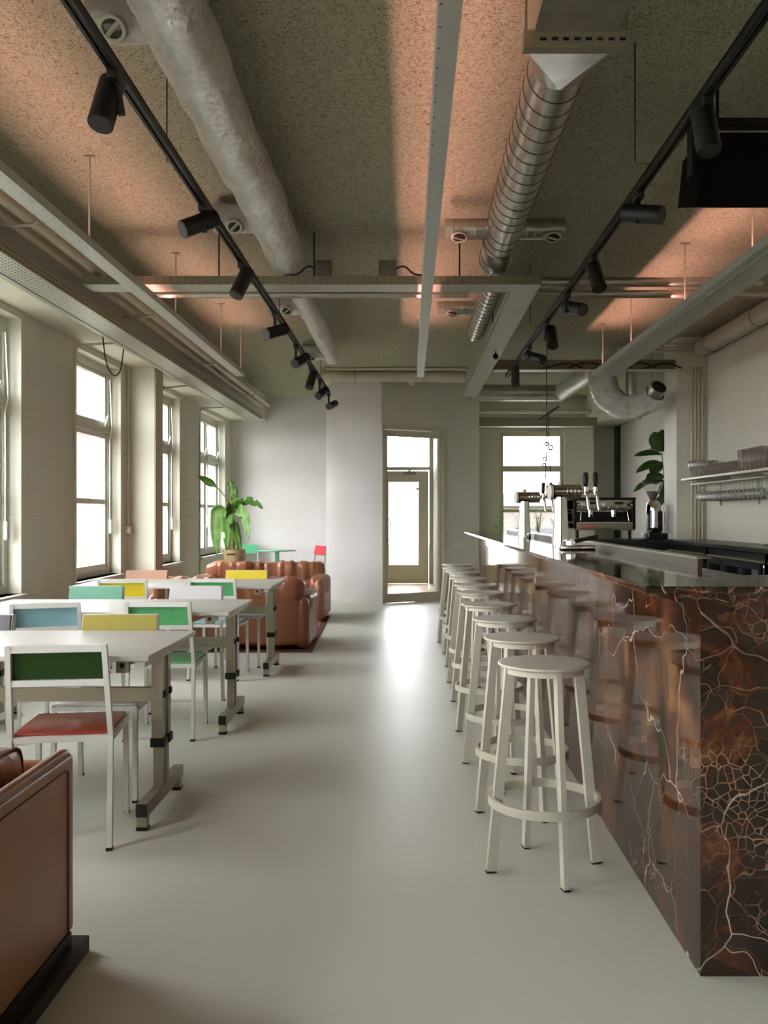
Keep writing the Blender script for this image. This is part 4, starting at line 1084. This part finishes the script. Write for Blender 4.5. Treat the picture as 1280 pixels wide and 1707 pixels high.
for i, (x, y, a) in enumerate(((0.497, 3.27, 0), (0.50, 3.95, 8), (0.50, 4.66, -6), (0.485, 5.41, 12), (0.505, 6.23, 3), (0.515, 6.89, -9), (0.52, 7.65, 5), (0.52, 8.40, 14), (0.508, 9.06, -4), (0.52, 9.72, 7))):
    s = stool if i == 0 else copy_tree(stool)
    s.location = (x, y, 0); s.rotation_euler = (0, 0, math.radians(a))
    tag(s, 'pale grey metal bar stool, ' + ords[i], 'bar stool', 'bar stools along the marble bar')

# ================================================================== CHAIRS
def make_chair(back, seat, label, x, y, rz, group, name='dining_chair'):
    c = thing(name, label, 'chair', (x, y, 0), math.radians(rz), group)
    hw = 0.188; zs = 0.435; zt = 0.80
    for s in (-1, 1):
        # rear leg: foot, seat joint, top (one bent flat bar)
        pts = [(s * (hw + 0.004), -0.235, 0.0), (s * hw, -0.185, zs), (s * (hw - 0.012), -0.255, zt)]
        mb = MB(); mb.bar(pts[0], pts[1], 0.026, 0.020, (1, 0, 0)); mb.bar(pts[1], pts[2], 0.026, 0.020, (1, 0, 0))
        lg = mb.build('leg', 'chair_white', c)
        MB().bb(s * (hw + 0.004) - 0.012, s * (hw + 0.004) + 0.012, -0.249, -0.223, 0.0, 0.012).build('foot_cap', 'dark_plastic', lg)
        lg = MB().bar((s * (hw - 0.005), 0.20, 0.0), (s * (hw - 0.008), 0.185, zs - 0.01), 0.024, 0.020, (1, 0, 0)).build('leg', 'chair_white', c)
        MB().bb(s * (hw - 0.005) - 0.012, s * (hw - 0.005) + 0.012, 0.188, 0.212, 0.0, 0.012).build('foot_cap', 'dark_plastic', lg)
    mb = MB()
    mb.bb(-hw, hw, -0.195, -0.170, zs - 0.022, zs).bb(-hw, hw, 0.172, 0.197, zs - 0.022, zs)
    mb.bb(-hw - 0.010, -hw + 0.012, -0.17, 0.172, zs - 0.022, zs).bb(hw - 0.012, hw + 0.010, -0.17, 0.172, zs - 0.022, zs)
    mb.build('seat_frame', 'chair_white', c)
    MB().rbb(-0.182, 0.182, -0.172, 0.192, zs, zs + 0.011, 0.004).build('seat', 'lacquer_' + seat, c)
    yb = lambda z: -0.185 - 0.070 * (z - zs) / (zt - zs)
    mb = MB(); mb.bar((-hw + 0.003, yb(0.787), 0.787), (hw - 0.003, yb(0.787), 0.787), 0.020, 0.028, (0, 0, 1)); mb.bar((-hw + 0.003, yb(0.652), 0.652), (hw - 0.003, yb(0.652), 0.652), 0.020, 0.024, (0, 0, 1))
    mb.build('back_frame', 'chair_white', c)
    z0, z1 = 0.655, 0.800; q = 0.016
    pn = MB(); pn.add([(-0.186, yb(z0) + q, z0), (0.186, yb(z0) + q, z0), (0.180, yb(z1) + q, z1), (-0.180, yb(z1) + q, z1),
                       (-0.186, yb(z0) + q + 0.008, z0), (0.186, yb(z0) + q + 0.008, z0), (0.180, yb(z1) + q + 0.008, z1), (-0.180, yb(z1) + q + 0.008, z1)],
                      [(0, 1, 2, 3), (4, 7, 6, 5), (0, 4, 5, 1), (3, 2, 6, 7), (0, 3, 7, 4), (1, 5, 6, 2)])
    pn.build('backrest', 'lacquer_' + back, c)
    return c
g = 'coloured chairs around the three white tables'
make_chair('dark_green', 'red', 'white-framed chair with dark green back and red seat at the nearest table', -1.385, 3.65, 8, g)
make_chair('mustard', 'white', 'mustard-backed chair on the far side of the nearest table', -1.43, 4.20, 183, g)
make_chair('purple', 'grey_green', 'dark purple-backed chair at the left end behind the nearest table', -2.20, 4.22, 170, g)
make_chair('blue', 'grey_green', 'white-framed chair with pale blue back, near side of the middle table', -2.13, 5.25, 18, g)
make_chair('green', 'green', 'white-framed chair with green back and green seat, near side of the middle table', -1.445, 5.33, 2, g)
make_chair('teal', 'white', 'sea-green-backed chair on the far side of the middle table', -2.18, 5.98, 182, g)
make_chair('white', 'white', 'plain white-backed chair on the far side of the middle table', -1.50, 5.98, 178, g)
make_chair('yellow', 'white', 'white-framed yellow-backed chair, near side of the farthest table', -2.25, 7.10, 8, g)
make_chair('green', 'light_blue', 'white-framed chair with green back and light blue seat, near side of the farthest table', -1.53, 7.18, -2, g)
make_chair('peach', 'white', 'peach-backed chair on the far side of the farthest table', -2.35, 7.72, 180, g)
make_chair('yellow', 'white', 'yellow-backed chair in front of the tan sofas, far side of the farthest table', -1.46, 7.74, 180, g)
make_chair('mint_green', 'mint_green', 'mint green chair left of the small round table', -2.68, 14.74, 195, 'chairs at the small round table')
make_chair('crimson', 'crimson', 'red-backed chair right of the small round table', -1.63, 14.22, 122, 'chairs at the small round table')

# ================================================================== TABLES
def make_table(x1, yc, label, tw=1.6, dp=0.79):
    t_ = thing('folding_table', label, 'table', (x1 - tw / 2, yc, 0), 0, 'white tables along the windows')
    h = 0.735; L = tw / 2
    o = MB().rbb(-L, L, -dp / 2, dp / 2, h - 0.022, h, 0.003, 2).build('tabletop', 'chair_white', t_)
    for s in (-1, 1):
        mb = MB(); mb.bb(s * (L - 0.045) - 0.02, s * (L - 0.045) + 0.02, -dp / 2 + 0.03, dp / 2 - 0.03, h - 0.052, h - 0.0225)
        mb.build('top_bearer', 'chair_white', t_)
        for y in (-0.045, 0.045):
            lg = MB().bb(s * (L - 0.06) - 0.024, s * (L - 0.06) + 0.024, y - 0.022, y + 0.022, 0.30, h - 0.052).build('leg', 'steel_grey', t_)
            MB().bb(s * (L - 0.06) - 0.018, s * (L - 0.06) + 0.018, y - 0.016, y + 0.016, 0.11, 0.30).build('inner_tube', 'steel_grey', lg)
            MB().rbb(s * (L - 0.06) - 0.03, s * (L - 0.06) + 0.034, y - 0.028, y + 0.028, 0.285, 0.325, 0.004).build('clamp', 'dark_plastic', lg)
            MB().rbb(s * (L - 0.06) + s * 0.024 - 0.006, s * (L - 0.06) + s * 0.024 + 0.010, y - 0.015, y + 0.015, 0.50, 0.53, 0.003).build('adjuster_knob', 'dark_plastic', lg)
        ft = MB(); ft.bb(s * (L - 0.06) - 0.022, s * (L - 0.06) + 0.022, -0.29, 0.29, 0.055, 0.11)
        f_ = ft.build('foot_beam', 'steel_grey', t_)
        for y in (-0.272, 0.272):
            MB().bb(s * (L - 0.06) - 0.02, s * (L - 0.06) + 0.02, y - 0.018, y + 0.018, 0.014, 0.055).build('foot_post', 'steel_grey', f_)
            MB().bb(s * (L - 0.06) - 0.022, s * (L - 0.06) + 0.022, y - 0.022, y + 0.022, 0.0, 0.014).build('foot_cap', 'dark_plastic', f_)
            MB().bb(s * (L - 0.06) - 0.0225, s * (L - 0.06) + 0.0225, y + (0.018 if y > 0 else -0.0225), y + (0.0225 if y > 0 else -0.018), 0.057, 0.109).build('end_plug', 'dark_plastic', f_)
    MB().bb(-L + 0.084, L - 0.084, -0.02, 0.02, 0.475, 0.535).build('cross_rail', 'steel_grey', t_)
    for s in (-1, 1):
        MB().bb(-L + 0.07, L - 0.07, s * (dp / 2 - 0.06) - 0.018, s * (dp / 2 - 0.06) + 0.018, h - 0.062, h - 0.0225).build('side_rail', 'steel_grey', t_) if False else None
        b_ = MB().bb(L - 0.145, L - 0.095, s * (dp / 2 - 0.055) - 0.012, s * (dp / 2 - 0.055) + 0.012, h - 0.075, h - 0.0225).build('corner_bracket', 'steel_grey', t_)
        MB().cyl((L - 0.12, s * (dp / 2 - 0.055) - 0.0125, h - 0.045), (L - 0.12, s * (dp / 2 - 0.055) - 0.016, h - 0.045), 0.010, 12).build('bolt', 'dark_plastic', b_)
    return t_
make_table(-1.04, 3.94, 'white rectangular table nearest the camera by the brown leather sofa')
make_table(-1.045, 5.54, 'middle white rectangular table of the three')
make_table(-1.09, 7.42, 'white rectangular table farthest from the camera, before the tan sofas')
rt = thing('round_table', 'small round mint-grey pedestal table by the far wall', 'table', (-2.12, 14.25, 0))
MB().lathe([(0.001, 0.715), (0.295, 0.715), (0.305, 0.722), (0.305, 0.728), (0.001, 0.73)], n=40).build('tabletop', 'mint', rt)
MB().cyl((0, 0, 0.02), (0, 0, 0.715), 0.038, 20).build('pedestal', 'mint', rt)
MB().lathe([(0.001, 0.025), (0.06, 0.025), (0.21, 0.012), (0.22, 0.0), (0.001, 0.0)], n=32).build('base', 'mint', rt)

# ================================================================== SOFAS
def make_sofa(label, x0, x1, yb, depth, facing, mat_='leather'):
    W = x1 - x0
    s = thing('leather_sofa', label, 'sofa', ((x0 + x1) / 2, yb, 0), 0 if facing > 0 else PI, 'tan leather sofas on the rug')
    L = W / 2; D = depth     # local: back at y=0, seat opens to +y
    pillow('base', mat_, s, (0, D / 2, 0.20), (W - 0.16, D - 0.06, 0.30), 10, 6)
    pillow('back_panel', mat_, s, (0, 0.10, 0.28), (W - 0.14, 0.20, 0.46), 12, 8, 0.003, (1, 1, 1), 3)
    n = 2
    for k in range(n):
        w2 = (W - 0.20) / n; cx = -L + 0.10 + w2 * (k + 0.5)
        pillow('back_cushion', mat_, s, (cx, 0.16, 0.565), (w2 + 0.06, 0.30, 0.27), 4.5, 34, 0.030, (2.6, 0.5, 0.35), k * 5 + W, Matrix.Rotation(0.0, 3, 'X'))
        pillow('seat_cushion', mat_, s, (cx, 0.52, 0.40), (w2 - 0.04, 0.58, 0.16), 5, 14, 0.010, (1, 1, 1), k * 7 + 2)
    for q in (-1, 1):
        a = pillow('armrest', mat_, s, (q * (L - 0.11), D / 2 + 0.02, 0.44), (0.23, D - 0.10, 0.22), 3.2, 26, 0.016, (1.2, 2.0, 1), q + 20)
        pillow('arm_panel', mat_, s, (q * (L - 0.10), D / 2, 0.24), (0.15, D - 0.08, 0.42), 8, 8, 0.004, (1, 1, 1), q)
        for y in (0.055, D - 0.055):
            mb = MB(); r = 0.062; x = q * (L - 0.085)
            mb.tube([(x, y, 0.03)] + [(x, y, 0.06), (x, y, 0.44), (x, y, 0.49), (x, y, 0.515)], [r * 0.6, r, r, r * 0.75, r * 0.2], 18)
            mb.build('arm_roll', mat_, a)
    return s
make_sofa('tan leather sofa seen from behind, its back to the farthest table', -2.55, -0.93, 8.45, 0.90, 1)
make_sofa('tan leather sofa facing the camera with wrinkled back cushions', -2.68, -1.0, 11.62, 0.98, -1)
r_ = thing('rug', 'flat reddish-brown rug under the two facing tan sofas', 'rug')
MB().prism([(-2.8, 8.37), (-0.916, 8.37), (-1.02, 11.35), (-2.8, 11.35)], 0.0005, 0.010).build('rug_border', 'rug_edge', r_)
MB().prism([(-2.76, 8.62), (-1.0, 8.62), (-1.07, 11.28), (-2.76, 11.28)], 0.010, 0.013).build('rug_field', 'rug', r_)

# foreground sofa: its back panel toward the aisle
s = thing('leather_sofa', 'brown leather sofa cut off by the frame at the lower left', 'sofa')
XB = -0.985; YE = 2.61; Y0 = 0.95
prof = MB()
for (z, w_) in ((0, 0),): pass
MB().rbb(XB - 0.055, XB, Y0, YE, 0.085, 0.60, 0.012, 3).build('back_panel', 'leather_tan', s)
mb = MB(); mb.tube([(XB - 0.02, Y0, 0.605), (XB - 0.02, YE - 0.03, 0.605), (XB - 0.022, YE - 0.006, 0.58), (XB - 0.022, YE, 0.10)], 0.018, 12, bend=0.03)
mb.build('piping_roll', 'leather_tan', s)
mb = MB(); mb.tube([(XB + 0.001, Y0, 0.565), (XB + 0.001, YE - 0.045, 0.565), (XB + 0.001, YE - 0.045, 0.09)], 0.0022, 6, bend=0.02)
mb.build('stitching', 'rug_edge', s)
MB().rbb(-1.90, XB - 0.058, YE - 0.065, YE, 0.085, 0.585, 0.02, 3).build('arm_panel', 'leather', s)
MB().rbb(-1.88, XB - 0.06, Y0, YE - 0.07, 0.085, 0.34, 0.02, 3).build('seat_base', 'leather', s)
pillow('seat_cushion', 'leather', s, (-1.52, 1.8, 0.42), (0.72, 1.5, 0.17), 6, 12, 0.008, (1, 1, 1), 2)
for k, (yc, L) in enumerate(((2.07, 0.88), (1.2, 0.80))):
    c = pillow('back_cushion', 'leather', s, (-1.165, yc, 0.52), (0.20, L, 0.30), 6, 18, 0.009, (0.8, 1.5, 1.0), k + 4)
mb = MB(); mb.tube([(-1.085, 1.68, 0.655), (-1.085, 2.46, 0.655), (-1.09, 2.495, 0.62), (-1.09, 2.50, 0.45)], 0.006, 8, bend=0.03)
mb.build('cushion_seam', 'rug_edge', s)
pillow('arm_cushion', 'leather', s, (-1.60, 2.44, 0.52), (0.58, 0.20, 0.30), 6, 16, 0.010, (1.4, 0.8, 1.0), 12)
mb = MB(); mb.bb(-1.86, XB + 0.0, Y0 + 0.02, YE - 0.02, 0.045, 0.085).bb(XB - 0.10, XB + 0.03, 1.2, YE + 0.04, 0.0, 0.045).bb(-1.86, -1.76, 1.2, YE + 0.02, 0.0, 0.045)
mb.build('plinth', 'dark_plastic', s)

# ================================================================== PLANTS
def leaf(pts, widths, m, parent, name='leaf', fold=0.25, tears=0, side=None, thick=0.0):
    # pts: midrib, widths: half width at each point
    n = len(pts); vs = []; fs = []
    pts = [Vector(p) for p in pts]
    for i, p in enumerate(pts):
        d = (pts[min(i + 1, n - 1)] - pts[max(i - 1, 0)]).normalized()
        sd = side if side is not None else d.cross(Vector((0, 0, 1)))
        sd = Vector(sd); sd = (sd - d * sd.dot(d))
        if sd.length < 1e-4: sd = Vector((1, 0, 0))
        sd.normalize(); nn = sd.cross(d).normalized(); w = widths[i]
        for k in (-1, -0.5, 0, 0.5, 1):
            vs.append(p + sd * (w * k) - nn * (abs(k) * w * fold) + nn * 0.004 * noise.noise(p * 20 + Vector((k, 0, 0))))
    for i in range(n - 1):
        for k in range(4):
            if tears and k in (0, 3) and (i * 7 + k * 3 + tears) % 5 == 0: continue
            fs.append((i * 5 + k, i * 5 + k + 1, (i + 1) * 5 + k + 1, (i + 1) * 5 + k))
    o = MB().add(vs, fs, True).build(name, m, parent)
    so = o.modifiers.new('thickness', 'SOLIDIFY'); so.thickness = 0.0015
    return o
def curve_pts(a, b, c, n=12):
    a, b, c = Vector(a), Vector(b), Vector(c)
    return [a * (1 - t) ** 2 + b * 2 * t * (1 - t) + c * t * t for t in [k / (n - 1) for k in range(n)]]
def wprof(n, w, p=0.8):
    return [max(0.004, w * (math.sin(PI * min(1, (k + 0.35) / (n - 0.6)) ** p)) ** 0.55) for k in range(n)]
Yb = 12.35
bp = thing('banana_plant', 'banana plant with drooping green leaves in a tan pot by the far left window', 'potted plant', (P(388, 0, Yb).x, Yb, 0))
o0 = bp.location
def B(px, py, dy=0): return P(px, py, Yb + dy) - o0
MB().lathe([(0.001, 0.36), (0.12, 0.36), (0.15, 0.42), (0.155, 0.80), (0.16, 0.82), (0.145, 0.82), (0.14, 0.76), (0.001, 0.76)], (0.02, 0, 0), 24).build('pot', 'pot_tan', bp)
MB().lathe([(0.001, 0.0), (0.11, 0.0), (0.12, 0.02), (0.05, 0.05), (0.05, 0.36), (0.001, 0.36)], (0.02, 0, 0), 20).build('pot_stand', 'pot_grey', bp)
MB().lathe([(0.001, 0.775), (0.138, 0.77)], (0.02, 0, 0), 18).build('soil', 'soil', bp)
MB().bb(-0.055, 0.06, -0.160, -0.138, 0.745, 0.765).build('pot_label', 'dark_plastic', bp)
MB().tube([(0.0, 0, 0.76), (0.0, 0, 1.05), B(386, 838), B(384, 828)], [0.035, 0.028, 0.020, 0.012], 12).build('stem', 'trunk', bp)
BL = [((386, 848), (372, 812), (331, 793), 0.055, 0.05), ((386, 850), (392, 800), (378, 808), 0.07, 0.1), ((386, 850), (406, 822), (438, 848), 0.085, 0.0), ((384, 850), (360, 835), (362, 925), 0.13, -0.1),
      ((384, 862), (376, 842), (378, 918), 0.09, -0.25), ((386, 855), (412, 835), (415, 900), 0.085, -0.2), ((388, 870), (392, 880), (402, 928), 0.06, 0.0), ((386, 848), (386, 800), (381, 802), 0.04, 0.1), ((385, 850), (392, 826), (412, 842), 0.07, 0.15),
      ((384, 852), (352, 840), (366, 885), 0.10, 0.2)]
for i, (a, b, c, w_, dy) in enumerate(BL):
    n = 14; A, Bm, Cc = B(*a), B(b[0], b[1], dy * 0.6), B(c[0], c[1], dy)
    pts = curve_pts(A, Bm, Cc, n)
    if i == 0: wd = [0.008] * 8 + [0.02, 0.05, 0.06, 0.055, 0.04, 0.01]
    else: wd = wprof(n, w_, 0.7)
    leaf(pts, wd, 'banana_leaf', bp, fold=0.35, tears=(i % 3 and i + 1), side=(0.9, 0.35 * (-1) ** i, 0.2))
# fiddle leaf fig behind the pier
Yg = 11.4
fg = thing('fiddle_leaf_fig', 'fiddle leaf fig with broad dark leaves half hidden by the pier', 'potted plant', (P(1106, 0, Yg).x, Yg, 0))
o0 = fg.location
def G(px, py, dy=0): return P(px, py, Yg + dy) - o0
MB().tube([(0, 0, 0.40), G(1107, 880), G(1107, 800), G(1103, 755), G(1101, 740)], [0.018, 0.014, 0.011, 0.008, 0.006], 10, bend=0.1).build('stem', 'trunk', fg)
MB().lathe([(0.001, 0), (0.16, 0), (0.20, 0.38), (0.205, 0.40), (0.185, 0.40), (0.18, 0.36), (0.001, 0.36)], n=24).build('pot', 'pot_grey', fg)
MB().lathe([(0.001, 0.37), (0.18, 0.365)], n=18).build('soil', 'soil', fg)
FL = [((1103, 752), (1094, 738), (1090, 720), 0.10, -0.05, (1, 0.1, 0)), ((1104, 752), (1108, 735), (1104, 716), 0.10, 0.05, (1, 0.3, 0)), ((1103, 758), (1088, 748), (1057, 760), 0.055, -0.1, (0.2, 0.6, 0.6)),
      ((1105, 775), (1088, 764), (1060, 788), 0.065, -0.1, (0.2, 0.6, 0.7)), ((1105, 772), (1098, 775), (1082, 786), 0.09, 0.05, (0.5, 0.2, 0.8)), ((1106, 795), (1094, 788), (1072, 808), 0.08, 0.0, (0.2, 0.5, 0.7)),
      ((1105, 795), (1092, 795), (1078, 800), 0.09, -0.1, (0.3, 0.5, 0.8)), ((1080, 803), (1070, 805), (1056, 820), 0.05, 0.0, (0.4, 0.4, 0.7)), ((1107, 820), (1100, 830), (1090, 850), 0.10, 0.1, (0.8, 0.3, 0.4)), ((1107, 800), (1112, 812), (1104, 836), 0.10, 0.0, (0.9, 0.2, 0.1)),
      ((1104, 750), (1096, 744), (1083, 748), 0.03, 0.1, (0.2, 0.5, 0.6))]
for a, b, c, w_, dy, sd in FL:
    pts = curve_pts(G(*a), G(b[0], b[1], dy * .5), G(c[0], c[1], dy), 11)
    leaf(pts, wprof(11, w_, 1.25), 'fig_leaf', fg, fold=0.12, side=sd)
# small plants on the far window sill
random.seed(11)
for i, (px, hgt, nl, label) in enumerate(((866, 0.34, 26, 'bushy green herb in a dark pot at the left of the sill behind the bar'), (898, 0.55, 26, 'tall leafy green plant in the middle of the sill behind the bar'), (927, 0.30, 22, 'small bright green plant at the right of the sill behind the bar'), (835, 0.40, 16, 'narrow dark-leaved plant beside the frame of the far bar window'))):
    p = thing('potted_herb', label, 'potted plant', (P(px, 0, 14.95).x, 14.98, fz0 + 0.035), 0, 'plants on the far window sill')
    MB().lathe([(0.001, 0), (0.055, 0), (0.075, 0.12), (0.068, 0.12), (0.06, 0.10), (0.001, 0.10)], n=18).build('pot', 'pot_grey', p)
    mb = MB(); foliage = MB()
    for k in range(nl):
        a = random.uniform(0, 2 * PI); r = random.uniform(0.03, 0.13); z = 0.14 + hgt * random.random() ** 0.8
        c = Vector((r * math.cos(a), r * math.sin(a) * 0.6, z))
        mb.tube([(0, 0, 0.10), (c.x * 0.4, c.y * 0.4, z * 0.7), c], 0.0025, 5)
        dirv = Vector((math.cos(a), math.sin(a) * 0.5, random.uniform(-0.6, 0.4))).normalized(); L = random.uniform(0.05, 0.10); sd = dirv.cross(Vector((0, 0, 1))).normalized() * L * 0.33
        foliage.add([c, c + dirv * L * 0.5 + sd, c + dirv * L, c + dirv * L * 0.5 - sd], [(0, 1, 2, 3)], False)
    mb.build('stems', 'herb_leaf', p); foliage.build('foliage', 'herb_leaf' if i != 3 else 'fig_leaf', p)
# hanging cords with tools at the far window
h_ = thing('hanging_ornament', 'dark cord mobile with small knots hanging before the bar window', 'hanging ornament', (P(911, 0, 9.4).x, 9.4, P(911, 690, 9.4).z))
o0 = h_.location
def Hh(px, py): return P(px, py, 9.4) - o0
MB().bar(Hh(898, 700), Hh(932, 677), 0.022).build('top_bar', 'cable_black', h_)
MB().tube([Hh(911, 692), Hh(911, 745), Hh(909, 808)], 0.006, 6).build('cord', 'cable_black', h_)
MB().tube([Hh(914, 692), Hh(915, 745), Hh(916, 770), Hh(920, 808)], 0.005, 6).build('cord', 'cable_black', h_)
MB().cyl(Hh(911, 692), (Hh(911, 692).x, 0, ZC - o0.z), 0.005, 8).build('hanger_wire', 'cable_black', h_)
for px, py, r in ((911, 740, 0.018), (918, 746, 0.022), (908, 765, 0.02), (907, 775, 0.016)):
    MB().torus(Hh(px, py), (0.3, 1, 0.2), r, 0.008, 16, 8).build('knot', 'steel_grey', h_)
for px in (905, 913, 921):
    MB().rb(Hh(px, 818), (0.035, 0.035, 0.12), 0.01, 2).build('tap_handle_repeat', 'black_metal', h_)  # repeats the farther beer tower's black tap handles as hanging blocks
